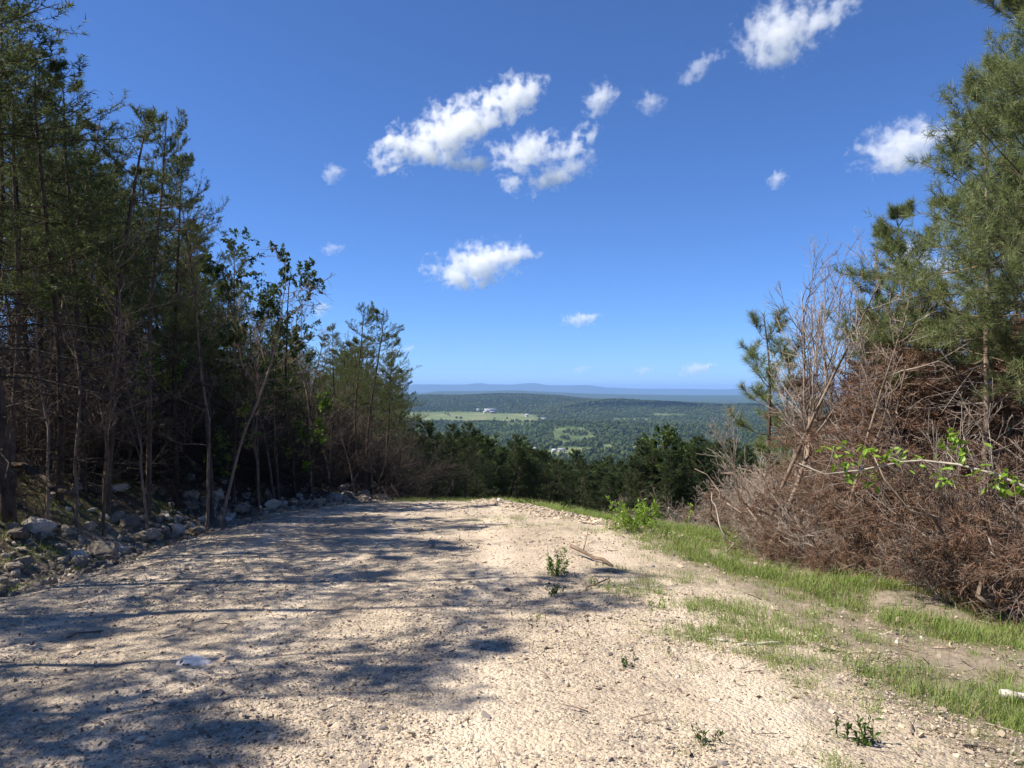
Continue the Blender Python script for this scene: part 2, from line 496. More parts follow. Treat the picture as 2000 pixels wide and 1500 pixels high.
# --- gravel road: its own sheet, edges diving under the soil
def road_mat():
    k = NT('crushed_gravel')
    tc = k.n('TexCoord'); P = tc.outputs['Object']
    v1 = k.n('TexVoronoi', Vector=P, Scale=34.0); v2 = k.n('TexVoronoi', Vector=P, Scale=75.0)
    r1 = k.n('SeparateColor', Color=v1.outputs['Color']).outputs[0]
    r2 = k.n('SeparateColor', Color=v2.outputs['Color']).outputs[1]
    st = [(0, (.20, .18, .17)), (.12, (.32, .27, .22)), (.3, (.37, .30, .22)), (.75, (.52, .425, .31)), (1, (.61, .515, .39))]
    c = k.mix(k.ramp(r1, st), k.ramp(r2, st), .5)
    big = k.noise(P, .55, 6, .6); med = k.noise(P, 3.2, 5, .6)
    c = k.mix(c, (.27, .215, .16), k.ramp(big, [(.45, 0.), (.68, .65)]))
    c = k.mix(c, (.52, .425, .31), k.ramp(med, [(.48, 0.), (.66, .75)]))
    sx = k.n('SeparateXYZ', Vector=P).outputs[0]
    wv = k.math('ADD', sx, k.math('MULTIPLY', k.noise(P, .25, 2), 1.6))
    rut = k.ramp(k.math('SINE', k.math('MULTIPLY', wv, 3.3)), [(.5, 0.), (.95, .6)])
    c = k.mix(c, (.60, .50, .38), rut)
    c = k.mix(c, (.20, .165, .13), k.ramp(k.noise(k.n('Mapping', Vector=P, Scale=(1, .35, 1)).outputs[0], 2.1, 9, .72), [(.54, 0.), (.68, .75)]))
    gap = k.ramp(v1.outputs['Distance'], [(.0, 1.0), (.6, .25)])
    hgt = k.math('ADD', k.math('MULTIPLY', v1.outputs['Distance'], -1.0), k.math('MULTIPLY', v2.outputs['Distance'], -.5))
    bp = k.n('Bump', Strength=.9, Distance=.016, Height=hgt)
    p = k.n('BsdfPrincipled', Base_Color=c, Roughness=.95, Normal=bp.outputs[0])
    p.inputs['Specular IOR Level'].default_value = .1
    return k.done(p.outputs[0])

def build_road():
    ys = [-7.0]
    while ys[-1] < 28:
        ys.append(ys[-1] + (.05 if 2 < ys[-1] < 9 else .1))
    ys = np.array(ys); us = np.linspace(0, 1, 150)
    U, Y = np.meshgrid(us, ys)
    x0 = left_edge(Y) - .9; x1 = right_edge(Y) + 1.2
    X = x0 + (x1 - x0) * U
    ri = road_in(X, Y)
    Z = ground_h(X, Y) + .012 - .12 * (1 - sstep(-.35, .25, ri))
    Z = Z + .010 * vnoise(X / .06, Y / .06, 7)
    nr, nc = X.shape
    idx = np.arange(nr * nc).reshape(nr, nc)
    keep = (np.maximum.reduce([ri[:-1, :-1], ri[1:, :-1], ri[:-1, 1:], ri[1:, 1:]]) > -.3).ravel()
    q = np.stack([idx[:-1, :-1], idx[:-1, 1:], idx[1:, 1:], idx[1:, :-1]], -1).reshape(-1, 4)[keep]
    me = mesh_from('gravel_road', np.stack([X, Y, Z], -1).reshape(-1, 3), q, road_mat(), True)
    tag(link('gravel_road', me), kind='structure')

build_road()

# ------------------------------------------------------------------ scatter with geometry nodes (for uncountable stuff)
def scatter(name, P, rot, scl, pick, protos, label, cat):
    """instances of the proto meshes on fixed points: one stuff object"""
    col = bpy.data.collections.new(name + '_pieces')
    for i, me in enumerate(protos):
        o = bpy.data.objects.new('%s_piece_%02d' % (name, i), me); col.objects.link(o)
    me = bpy.data.meshes.new(name)
    me.vertices.add(len(P)); me.vertices.foreach_set('co', np.asarray(P, np.float32).ravel())
    for nm, typ, arr, fld in (('rot', 'FLOAT_VECTOR', rot, 'vector'), ('scl', 'FLOAT_VECTOR', scl, 'vector'), ('pick', 'INT', pick, 'value')):
        a = me.attributes.new(nm, typ, 'POINT')
        a.data.foreach_set(fld, np.asarray(arr, np.int32 if typ == 'INT' else np.float32).ravel())
    o = link(name, me)
    g = bpy.data.node_groups.new(name + '_nodes', 'GeometryNodeTree')
    g.interface.new_socket('Geometry', in_out='INPUT', socket_type='NodeSocketGeometry')
    g.interface.new_socket('Geometry', in_out='OUTPUT', socket_type='NodeSocketGeometry')
    N = g.nodes.new; L = g.links.new
    gi, go = N('NodeGroupInput'), N('NodeGroupOutput')
    ip = N('GeometryNodeInstanceOnPoints'); ci = N('GeometryNodeCollectionInfo')
    ci.inputs['Collection'].default_value = col
    ci.inputs['Separate Children'].default_value = True
    ci.inputs['Reset Children'].default_value = True
    def att(nm, typ):
        a = N('GeometryNodeInputNamedAttribute'); a.data_type = typ; a.inputs['Name'].default_value = nm
        return next(s for s in a.outputs if s.enabled and s.name == 'Attribute')
    e = N('FunctionNodeEulerToRotation')
    L(att('rot', 'FLOAT_VECTOR'), e.inputs[0]); L(e.outputs[0], ip.inputs['Rotation'])
    L(att('scl', 'FLOAT_VECTOR'), ip.inputs['Scale']); L(att('pick', 'INT'), ip.inputs['Instance Index'])
    ip.inputs['Pick Instance'].default_value = True
    L(gi.outputs[0], ip.inputs['Points']); L(ci.outputs[0], ip.inputs['Instance']); L(ip.outputs[0], go.inputs[0])
    md = o.modifiers.new('scatter', 'NODES'); md.node_group = g
    return tag(o, label, cat, kind='stuff')

def hull_rock(rng, npts, flat=.7, name='stone', mat=None, jag=0.0):
    bm = bmesh.new()
    p = rand_unit(rng, npts) * rng.uniform(.75, 1.0, (npts, 1)) * np.array([1, rng.uniform(.6, .95), flat])
    for q in p: bm.verts.new(q)
    r = bmesh.ops.convex_hull(bm, input=bm.verts)
    bmesh.ops.delete(bm, geom=[e for e in r['geom_interior'] if isinstance(e, bmesh.types.BMVert)], context='VERTS')
    if jag > 0:
        bmesh.ops.subdivide_edges(bm, edges=bm.edges, cuts=2, use_grid_fill=True)
        for v in bm.verts:
            v.co += v.co.normalized() * float(rng.normal()) * jag
    me = bpy.data.meshes.new(name); bm.to_mesh(me); bm.free()
    if mat: me.materials.append(mat)
    return me

rng = np.random.default_rng(7)
pebbles = [hull_rock(rng, 11, .55, 'stone', MAT['pebble']) for _ in range(7)]
def build_gravel():
    pts = []
    for n, y0, y1, s0, s1 in ((26000, 2.6, 6.5, .005, .015), (14000, 2.6, 8, .008, .02), (9000, 6, 13, .010, .026), (6000, 11, 25, .014, .036), (1100, 2.8, 9, .02, .045), (900, 8, 24, .03, .07)):
        y = rng.uniform(y0, y1, n * 2)
        x = rng.uniform(-.72, .72, n * 2) * y
        ri = road_in(x, y)
        ok = (ri > -2.6 * rng.random(n * 2) ** 2.5) & (rng.random(n * 2) < .55 + 1.3 * fbm(x / .9, y / 1.6, 71, 3))
        x, y = x[ok][:n], y[ok][:n]
        s = s0 + (s1 - s0) * rng.random(len(x)) ** 2.2
        pts.append(np.stack([x, y, s], -1))
    # the low windrow of rubble at the far right of the road
    n = 2600
    y = rng.uniform(13.6, 22, n); x = 2.4 - (y - 14.5) * .43 + rng.normal(size=n) * .32
    pts.append(np.stack([x, y, .018 + .06 * rng.random(n) ** 2.5], -1))
    q = np.concatenate(pts); n = len(q)
    z = ground_h(q[:, 0], q[:, 1]) + .012 + q[:, 2] * .12
    rot = np.stack([rng.normal(size=n) * .25, rng.normal(size=n) * .25, rng.uniform(0, 6.28, n)], -1)
    scatter('gravel', np.stack([q[:, 0], q[:, 1], z], -1), rot, np.repeat(q[:, 2:3], 3, 1) * rng.uniform(.75, 1.25, (n, 3)), rng.integers(0, len(pebbles), n), pebbles,
            'loose tan and grey gravel spread over the road', 'gravel')
build_gravel()

# ------------------------------------------------------------------ trees
def pine(seed, H, cb, Lmax, nlen, nwid, dens, nmat, barkm, r0=.075, step=.27, per=(3, 5), dead=1.0, twigm='twig_grey', lean=0.0, sub=7, tips_up=.16, full=.8, ntw=3, elv=52):
    """parts of a pine: trunk, dead lower branches, live branches, needle crown"""
    rng = np.random.default_rng(seed)
    tp = paths(rng, np.zeros((1, 3)), np.array([[lean, lean * .3, 1.0]]), np.array([H]), 16, .035, .05)
    f = np.linspace(0, 1, 16)
    tr = r0 * (1 - f) ** .8 + .008
    tp[0, :, 2] -= .25 * (1 - f)
    tb = B(); tb.tubes(tp, tr[None], 7)
    out = [('trunk', tb.mesh('trunk', MAT[barkm], True))]
    def at(t):
        g = t * 15; i = min(int(g), 14)
        return tp[0, i] * (1 - (g - i)) + tp[0, i + 1] * (g - i)
    P0, D0, L, U = [], [], [], []
    z = cb * H
    while z < H * .985:
        t = (z - cb * H) / (H - cb * H)
        for k in range(rng.integers(per[0], per[1] + 1)):
            az = rng.uniform(0, 2 * PI)
            el = math.radians(-10 + elv * t ** 1.4 + rng.normal() * 9)
            l = Lmax * (min(1, .45 + 1.6 * t) if t < .35 else 1) * (1 - t) ** full * rng.uniform(.55, 1.1) + .16
            P0.append(at(z / H)); D0.append((math.cos(az) * math.cos(el), math.sin(az) * math.cos(el), math.sin(el))); L.append(l); U.append(tips_up * (.4 + .8 * rng.random()))
        z += step * rng.uniform(.7, 1.3)
    P0, D0, L, U = map(np.array, (P0, D0, L, U))
    lb = paths(rng, P0, D0, L, 7, .10, U / 2)
    rb = (.005 + .011 * L / max(Lmax, .1))[:, None] * np.linspace(1, .3, 7)[None]
    bb = B(); bb.tubes(lb, rb, 3)
    p, d, l, s, pi = kids(rng, lb, L, sub, .22, .97, .85, .2, .50, .3, .72)
    l = np.maximum(l, .12)
    tw = paths(rng, p, d, l, 4, .12, tips_up)
    bb.tubes(tw, np.full((len(tw), 4), .004) * np.linspace(1, .5, 4)[None], 3)
    out.append(('branches', bb.mesh('branches', MAT[barkm])))
    nb = B()
    if ntw > 0:
        p, d, l2, s, pi = kids(rng, tw, l, ntw, .3, .95, .7, .2, .5, .3, .5)
        t3 = paths(rng, p, d, np.maximum(l2, .08), 3, .1, tips_up)
        m = max(3, int(dens * float(np.mean(np.maximum(l2, .08)))))
        P, T = along(rng, t3, m); needles(nb, rng, P, T, nlen, nwid)
    m = max(4, int(dens * float(l.mean())))
    P, T = along(rng, tw, m, .25); needles(nb, rng, P, T, nlen, nwid)
    m = max(4, int(dens * float(L.mean()) * .6))
    P, T = along(rng, lb, m, .5); needles(nb, rng, P, T, nlen, nwid)
    P, T = along(rng, tp[:, -3:], int(dens * H * .06) + 6, .2); needles(nb, rng, P, T, nlen, nwid)
    out.append(('crown', nb.mesh('crown', MAT[nmat])))
    if dead > 0:
        n = int(cb * H * 7 * dead)
        zz = rng.uniform(.07, cb, n)
        P0 = np.array([at(q) for q in zz]); az = rng.uniform(0, 2 * PI, n); el = rng.normal(size=n) * .25 - .05
        D0 = np.stack([np.cos(az) * np.cos(el), np.sin(az) * np.cos(el), np.sin(el)], -1)
        L = rng.uniform(.25, 1.0, n) * (.5 + .9 * zz / cb) * Lmax * .75
        db = paths(rng, P0, D0, L, 5, .16, -.03)
        x = B(); x.tubes(db, (.004 + .006 * L)[:, None] * np.linspace(1, .35, 5)[None], 3)
        p, d, l, s, pi = kids(rng, db, L, 5, .2, .95, .8, .25, .45, .4, .3)
        tw = paths(rng, p, d, l, 3, .2, -.02)
        x.tubes(tw, np.full((len(tw), 3), .0032), 3)
        p, d, l, s, pi = kids(rng, tw, l, 2, .3, .9, .8, .3, .5, .4, 0)
        x.tubes(paths(rng, p, d, l, 2, .2, 0), np.full((len(p), 2), .0026), 3)
        out.append(('dead_branches', x.mesh('dead_branches', MAT[twigm])))
    return out, H

def bare_tree(seed, H, barkm, n1=14, l1=.35, lean=0.0, r0=.05, up=.06, ang=.75, wob=.05, tw=6, s0=.3, twr=.0035, twm='twig_grey'):
    rng = np.random.default_rng(seed)
    tp = paths(rng, np.zeros((1, 3)), np.array([[lean, 0, 1.0]]), np.array([H]), 14, wob, .02)
    f = np.linspace(0, 1, 14); tp[0, :, 2] -= .2 * (1 - f)
    b = B(); b.tubes(tp, (r0 * (1 - f) ** .85 + .006)[None], 6)
    out = [('trunk', b.mesh('trunk', MAT[barkm], True))]
    x = B()
    p, d, l, s, pi = kids(rng, tp, [H], n1, s0, .98, ang, .22, l1, .35, 0)
    b1 = paths(rng, p, d, l, 7, .14, up)
    x.tubes(b1, (.006 + .016 * l / H)[:, None] * np.linspace(1, .35, 7)[None], 4)
    p, d, l2, s, pi = kids(rng, b1, l, tw, .2, .97, .7, .25, .45, .4, 0)
    b2 = paths(rng, p, d, l2, 5, .16, up)
    x.tubes(b2, np.full((len(b2), 5), .0055) * np.linspace(1, .5, 5)[None], 3)
    p, d, l3, s, pi = kids(rng, b2, l2, 4, .2, .97, .7, .3, .5, .4, 0)
    b3 = paths(rng, p, d, l3, 3, .2, up)
    x.tubes(b3, np.full((len(b3), 3), twr), 3)
    out.append(('branches', x.mesh('branches', MAT[twm])))
    return out, H

def leaf_quads(bb, rng, P, D, ln, w, droop=.2):
    """folded leaf: two triangles either side of a midrib"""
    N = len(P)
    d = norm(D + rng.normal(size=(N, 3)) * .5 + np.array([0, 0, -droop]))
    s = norm(np.cross(d, np.array([0, 0, 1.0]) + rng.normal(size=(N, 3)) * .5))
    u = np.cross(s, d)
    l = (ln * rng.uniform(.6, 1.2, N))[:, None]
    m = P + d * l * .5
    a = m + s * w * l * .5 + u * l * .08; b = m - s * w * l * .5 + u * l * .08; t = P + d * l
    bb.tris(np.stack([P, a, t], 1)); bb.tris(np.stack([P, t, b], 1))

def broadleaf(seed, H, leafm, n1=16, l1=.36, ln=.09, m=9, r0=.05, s0=.35):
    rng = np.random.default_rng(seed)
    tp = paths(rng, np.zeros((1, 3)), np.array([[.04, 0, 1.0]]), np.array([H]), 14, .05, .03)
    f = np.linspace(0, 1, 14); tp[0, :, 2] -= .2 * (1 - f)
    b = B(); b.tubes(tp, (r0 * (1 - f) ** .85 + .006)[None], 6)
    out = [('trunk', b.mesh('trunk', MAT['bark'], True))]
    x = B(); lf = B()
    p, d, l, s, pi = kids(rng, tp, [H], n1, s0, .99, .85, .2, l1, .3, 0)
    b1 = paths(rng, p, d, l, 6, .14, .07)
    x.tubes(b1, (.005 + .014 * l / H)[:, None] * np.linspace(1, .35, 6)[None], 3)
    p, d, l2, s, pi = kids(rng, b1, l, 8, .25, .98, .75, .25, .45, .35, 0)
    b2 = paths(rng, p, d, l2, 4, .16, .05)
    x.tubes(b2, np.full((len(b2), 4), .004), 3)
    p, d, l3, s, pi = kids(rng, b2, l2, 3, .3, .98, .7, .3, .6, .3, 0)
    b3 = paths(rng, p, d, l3, 3, .15, .02)
    x.tubes(b3, np.full((len(b3), 3), .0025), 3)
    for br in (b2, b3):
        P, T = along(rng, br, m, .2)
        leaf_quads(lf, rng, P, norm(T + rand_unit(rng, len(P)) * .9), ln, .55)
    out.append(('branches', x.mesh('branches', MAT['bark'])))
    out.append(('crown', lf.mesh('crown', MAT[leafm])))
    return out, H

def place(proto, name, x, y, H, rz, label, cat, group=None, tilt=(0, 0), z=None, wide=1.0):
    parts, H0 = proto
    r = link(name, None, None, (x, y, gz(x, y) if z is None else z))
    r.empty_display_size = .2
    s = H / H0
    r.rotation_euler = (tilt[0], tilt[1], rz)
    r.scale = (s * wide, s * wide, s)
    first = None
    for nm, me in parts:                                    # thing > trunk > branches, thing > crown
        c = link(nm, me, first if first is not None and nm in ('branches', 'dead_branches', 'twigs') else r)
        first = first or c
    return tag(r, label, cat, group)

SPARSE = dict(nlen=.075, nwid=.012, dens=68, step=.44, elv=42, sub=9, full=.65, per=(3, 5))
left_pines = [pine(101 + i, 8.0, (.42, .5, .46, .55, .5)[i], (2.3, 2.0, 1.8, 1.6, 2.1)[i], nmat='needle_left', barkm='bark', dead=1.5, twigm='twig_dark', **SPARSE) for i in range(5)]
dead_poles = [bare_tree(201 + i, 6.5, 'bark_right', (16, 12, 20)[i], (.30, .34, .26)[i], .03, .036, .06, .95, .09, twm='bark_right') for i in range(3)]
inner_dead = [bare_tree(206 + i, 6.5, 'bark', (16, 14, 20)[i], (.26, .32, .22)[i], .03, .035, .05, .9, .07, twm='twig_dark') for i in range(3)]  # inner stems: darker bark and twig colours stand in for deep shade
broads = [broadleaf(301 + i, 6.0, 'leaf', 18, .32, .10, 8) for i in range(2)]
mid_pines = [pine(401 + i, 8.0, (.10, .22, .3)[i], (2.0, 1.7, 1.6)[i], .11, .022, 52, 'needle_mid', 'bark', .08, .34, (4, 6), .8, sub=6, tips_up=.2, twigm='twig_dark', full=.55) for i in range(3)]

mid_broad = broadleaf(421, 8.0, 'leaf', 26, .26, .17, 7, .06, .08)
mids = mid_pines + mid_pines + [mid_broad]

# px -> bearing helper used to note where each front tree stands: x = (px-1000)/1500*d
def bx(px, d): return (px - 1000) / 1500 * d
def topz(py, d): return 1.65 - (py - 765) / 1500 * d
rng = np.random.default_rng(21)
G1 = 'pines along the front of the left wood'
heroes = [  # px, distance, skyline py, proto, width, label
    (22, 10.8, -95, left_pines[0], 1.35, 'tallest dark pine at the left frame edge, its top out of the picture', 'pine tree'),
    (118, 12.4, 135, left_pines[1], .9, 'olive green pine just right of the tallest pine, top hidden in its branches', 'pine tree'),
    (165, 13.6, 170, left_pines[2], 1.0, 'rounded pine crown below the branch tips of the tallest left pine', 'pine tree'),
    (208, 13.0, 190, left_pines[3], 1.0, 'slim pine with a ragged knobbly top, left of the lone thin leader', 'pine tree'),
    (290, 14.2, 214, left_pines[4], .72, 'pine with dark thick trunk and a thin leader standing above its crown', 'pine tree'),
    (345, 15.5, 318, left_pines[2], .85, 'pine reaching one long branch out to the right against the sky', 'pine tree'),
    (415, 15.8, 395, left_pines[3], .85, 'thin-topped pine in front of the gap right of the long branch', 'pine tree'),
    (455, 17.6, 488, left_pines[0], .7, 'short spreading pine at the step down of the left skyline', 'pine tree'),
    (505, 18.2, 512, broads[0], 1.1, 'leafy broadleaf tree with a dense dark top in the left wood', 'tree'),
    (577, 20.0, 524, broads[1], .95, 'broadleaf tree with a knotted pointed top behind the pale bare trunks', 'tree'),
    (545, 19.0, 575, left_pines[1], .8, 'low dark pine between the two broadleaf trees', 'pine tree'),
    (690, 24.0, 588, left_pines[4], .85, 'left one of the twin pines near the open end of the wood', 'pine tree'),
    (714, 24.6, 590, left_pines[1], .95, 'right one of the twin pines near the open end of the wood', 'pine tree'),
    (752, 27.0, 655, left_pines[2], .95, 'pine at the end of the left wood, right of the twin pines', 'pine tree'),
    (778, 29.5, 712, left_pines[0], .85, 'lowest pine at the very end of the left wood', 'pine tree'),
    (648, 22.6, 640, left_pines[3], .8, 'thin pine seen behind the bare grey tree before the twin pines', 'pine tree'),
]
hero_xy = []
for px, d, py, pr, wd, lab, cat in heroes:
    x = bx(px, d); z0 = gz(x, d)
    place(pr, 'pine_tree' if 'pine' in cat else 'broadleaf_tree', x, d, topz(py, d) - z0, rng.uniform(0, 6.28), lab, cat, G1, wide=wd)
    hero_xy.append((x, d))
deads = [
    (397, 14.6, 430, dead_poles[0], 'pale bare dead tree with crooked limbs, tallest of the bare trunks at left', (0, .02)),
    (426, 15.2, 470, dead_poles[1], 'pinkish straight bare trunk just right of the crooked pale dead tree', (0, .03)),
    (508, 17.2, 640, dead_poles[2], 'short pale dead trunk with a bent foot above the rubble bank', (.05, -.06)),
    (536, 18.4, 570, dead_poles[0], 'bare forked dead tree in front of the broadleaf trees', (0, .04)),
    (612, 21.0, 578, dead_poles[1], 'bare dead tree with a needle-thin top above the skyline', (0, 0)),
    (645, 21.8, 600, dead_poles[2], 'reddish grey twiggy dead tree left of the twin pines', (0, -.03)),
    (155, 11.8, 420, dead_poles[1], 'pale straight dead trunk among the left-hand pines', (0, .02)),
    (205, 12.2, 470, dead_poles[2], 'thin grey dead trunk right of the pale straight one', (0, -.02)),
    (85, 11.2, 480, dead_poles[0], 'grey dead trunk beside the tallest left pine', (.02, 0)),
    (290, 13.2, 560, dead_poles[2], 'bare dead stem leaning against the thick dark trunk', (0, .09)),
    (693, 23.0, 760, dead_poles[1], 'lit thin trunk standing before the twin pines', (0, 0)),
    (735, 25.4, 700, dead_poles[0], 'twiggy grey dead tree near the end of the wood', (0, .02)),
]
for px, d, py, pr, lab, tl in deads:
    x = bx(px, d)
    place(pr, 'dead_tree', x, d, topz(py, d) - gz(x, d), rng.uniform(0, 6.28), lab, 'dead tree', 'bare dead trees along the left wood', tl)
    hero_xy.append((x, d))

SKYL = [(-900, -350), (-300, -250), (0, -60), (60, 60), (120, 150), (200, 235), (270, 300), (330, 380), (390, 460), (450, 530), (500, 560), (590, 590), (640, 640), (720, 640), (770, 700), (800, 770)]
def skyline(px): return np.interp(px, [p[0] for p in SKYL], [p[1] for p in SKYL])
def fill_left():
    """the trees behind and between the front row"""
    got = list(hero_xy); n = 0
    tries = 0
    while n < 215 and tries < 9000:
        tries += 1
        y = rng.uniform(9.0, 40.0) if rng.random() < .8 else rng.uniform(30, 58)
        e = float(left_edge(np.array(y))) - 1.1
        x = e - rng.gamma(1.4, 3.4) - .2
        if x < -22: continue
        px = 1000 + x / y * 1500
        if px < -60 or px > 788: continue
        md = .75 if x > e - 2.5 else .95
        if any((x - a) ** 2 + (y - b) ** 2 < md * md for a, b in got): continue
        H = topz(float(skyline(px)) + rng.uniform(20, 190), y) - gz(x, y)
        if H < 3.2: continue
        H = min(H, 11.5)
        got.append((x, y)); n += 1
        q = rng.random()
        if q < .70:
            place(left_pines[rng.integers(5)], 'pine_tree', x, y, H, rng.uniform(0, 6.28), 'thin shaded pine crowded into the dark left wood behind its front row', 'pine tree', 'pines inside the left wood', (rng.normal() * .03, rng.normal() * .03), wide=rng.uniform(.7, 1.0))
        elif q < .9:
            place(inner_dead[rng.integers(3)], 'dead_tree', x, y, H * rng.uniform(.5, .85), rng.uniform(0, 6.28), 'grey dead stem crowded into the dark left wood behind its front row', 'dead tree', 'dead stems inside the left wood', (rng.normal() * .06, rng.normal() * .06))
        else:
            place(broads[rng.integers(2)], 'broadleaf_tree', x, y, H * rng.uniform(.4, .7), rng.uniform(0, 6.28), 'small leafy tree in the shade of the left wood', 'tree', 'leafy saplings inside the left wood')
    # trees beside the camera, just out of the picture: their shade falls on the road
    for i, (x, y, H) in enumerate(((-7.5, 8.3, 9.4), (-8.3, 6.6, 9.6), (-7.6, 4.9, 8.8), (-8.2, 3.2, 7.6), (-7.2, 4.0, 7.8), (-7.1, 2.5, 7.2), (-8.9, 4.3, 8.2), (-8.0, 1.4, 6.8), (-10.6, 8.4, 9.5), (-11.2, 6.6, 9.0), (-10.4, 5.0, 8.6), (-11.4, 3.4, 9.4), (-10.8, 10.0, 9.6), (-12.6, 5.6, 10.0))):
        place(left_pines[(i * 2 + 1) % 5], 'pine_tree', x, y, H, rng.uniform(0, 6.28), 'pine beside the near road, outside the left of the picture', 'pine tree', 'pines beside the near road', wide=1.0)
fill_left()

# --- pines below the crest of the road
def mid_row():
    names = ['first', 'second', 'third', 'fourth', 'fifth', 'sixth', 'seventh', 'eighth', 'ninth', 'tenth', 'eleventh', 'twelfth', 'thirteenth', 'fourteenth', 'fifteenth', 'sixteenth', 'seventeenth', 'eighteenth', 'nineteenth', 'twentieth', 'twenty-first', 'twenty-second', 'twenty-third']
    tops = [(802, 860, 33, 0), (822, 832, 34, 0), (850, 850, 36, 1), (873, 836, 35, 0), (905, 834, 36, 0), (928, 846, 38, 0), (955, 862, 48, 1), (985, 872, 50, 2), (1002, 852, 52, 1), (1030, 880, 54, 2), (1062, 886, 58, 1), (1092, 882, 60, 2), (1128, 880, 60, 1), (1150, 902, 62, 2), (1180, 908, 64, 1), (1206, 895, 66, 2), (1250, 868, 62, 0), (1282, 880, 62, 1), (1325, 856, 60, 1), (1352, 866, 62, 2), (1385, 868, 60, 1), (1412, 874, 62, 2), (1445, 880, 60, 1)]
    for i, (px, py, d, v) in enumerate(tops):
        x = bx(px, d); z0 = gz(x, d)
        place(mid_pines[v], 'pine_tree', x, d, max(3.0, 1.06 * (topz(py + 8, d) - z0)), rng.uniform(0, 6.28), 'dark pine below the road crest, %s from the left in the front row there' % names[i], 'pine tree', 'pines below the crest of the road', wide=1.25 if d < 40 else 1.15)
    for i in range(110):
        px = 785 + (i + rng.random()) * 6.2; d = rng.uniform(40, 58); x = bx(px, d)
        lim = np.interp(px, [770, 950, 1050, 1160, 1220, 1260, 1330, 1420, 1600], [852, 868, 899, 921, 914, 882, 874, 882, 892])
        v = int(rng.integers(7))
        place(mids[v], 'pine_tree' if v < 6 else 'broadleaf_tree', x, d, max(3.5, 1.06 * (topz(lim + rng.uniform(-8, 26), d) - gz(x, d))), rng.uniform(0, 6.28), '', 'pine tree' if v < 6 else 'tree', 'pines behind the row below the crest' if v < 6 else 'leafy trees below the crest', wide=1.25)
    n = 0
    while n < 60:
        d = rng.uniform(38, 95); px = rng.uniform(770, 1620)
        x = bx(px, d)
        lim = np.interp(px, [770, 950, 1050, 1160, 1220, 1260, 1330, 1420, 1600], [850, 860, 885, 915, 915, 880, 875, 885, 890])
        H = topz(lim + rng.uniform(4, 40), d) - gz(x, d)
        n += 1
        if H < 2.5: continue
        place(mid_pines[rng.integers(3)], 'pine_tree', x, d, min(H, 11), rng.uniform(0, 6.28), 'pine behind the front row of trees below the road crest', 'pine tree', 'pines behind the row below the crest', wide=1.15)
mid_row()

# ------------------------------------------------------------------ right side: living pines, dead saplings, brush
rng = np.random.default_rng(33)
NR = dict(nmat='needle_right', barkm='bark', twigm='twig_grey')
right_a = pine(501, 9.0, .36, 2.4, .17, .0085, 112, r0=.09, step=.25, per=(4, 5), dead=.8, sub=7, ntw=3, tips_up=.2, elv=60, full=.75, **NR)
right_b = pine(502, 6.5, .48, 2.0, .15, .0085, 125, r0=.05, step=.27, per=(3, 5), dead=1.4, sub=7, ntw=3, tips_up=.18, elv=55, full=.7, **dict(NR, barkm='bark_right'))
small_long = pine(503, 4.8, .32, 1.45, .21, .008, 300, r0=.05, step=.42, per=(3, 4), dead=.2, sub=4, ntw=0, tips_up=.34, elv=50, full=.6, nmat='needle_right', barkm='bark')
def on(proto, name, px, d, py, rz, lab, cat, group=None, tilt=(0, 0), wide=1.0):
    x = bx(px, d); return place(proto, name, x, d, topz(py, d) - gz(x, d), rz, lab, cat, group, tilt, None, wide)
on(right_a, 'pine_tree', 2045, 9.6, -140, .4, 'tall sunlit long-needled pine at the right frame edge', 'pine tree', None, (0, 0), .78)
on(right_b, 'pine_tree', 1905, 10.8, 170, 2.0, 'sunlit pine with a slim trunk in front of the tall right pine', 'pine tree', None, (0, 0), .88)
on(right_b, 'pine_tree', 1790, 12.6, 420, 4.0, 'smaller olive pine behind the brown brush, left of the slim-trunked pine', 'pine tree', None, (0, .04), .9)
on(right_a, 'pine_tree', 2060, 13.0, -80, 2.4, 'pine behind the tall right edge pine, mostly hidden by it', 'pine tree', None, (0, 0), 1.0)
on(right_b, 'pine_tree', 1960, 14.5, 330, 1.0, 'pine deep behind the brown brush at the right', 'pine tree')
on(small_long, 'pine_tree', 1492, 17.0, 612, 1.2, 'small lone pine with tufted long needles left of the bare saplings', 'pine tree')
on(small_long, 'pine_tree', 1545, 19.5, 690, 3.2, 'small pine half hidden behind the bare grey saplings', 'pine tree')

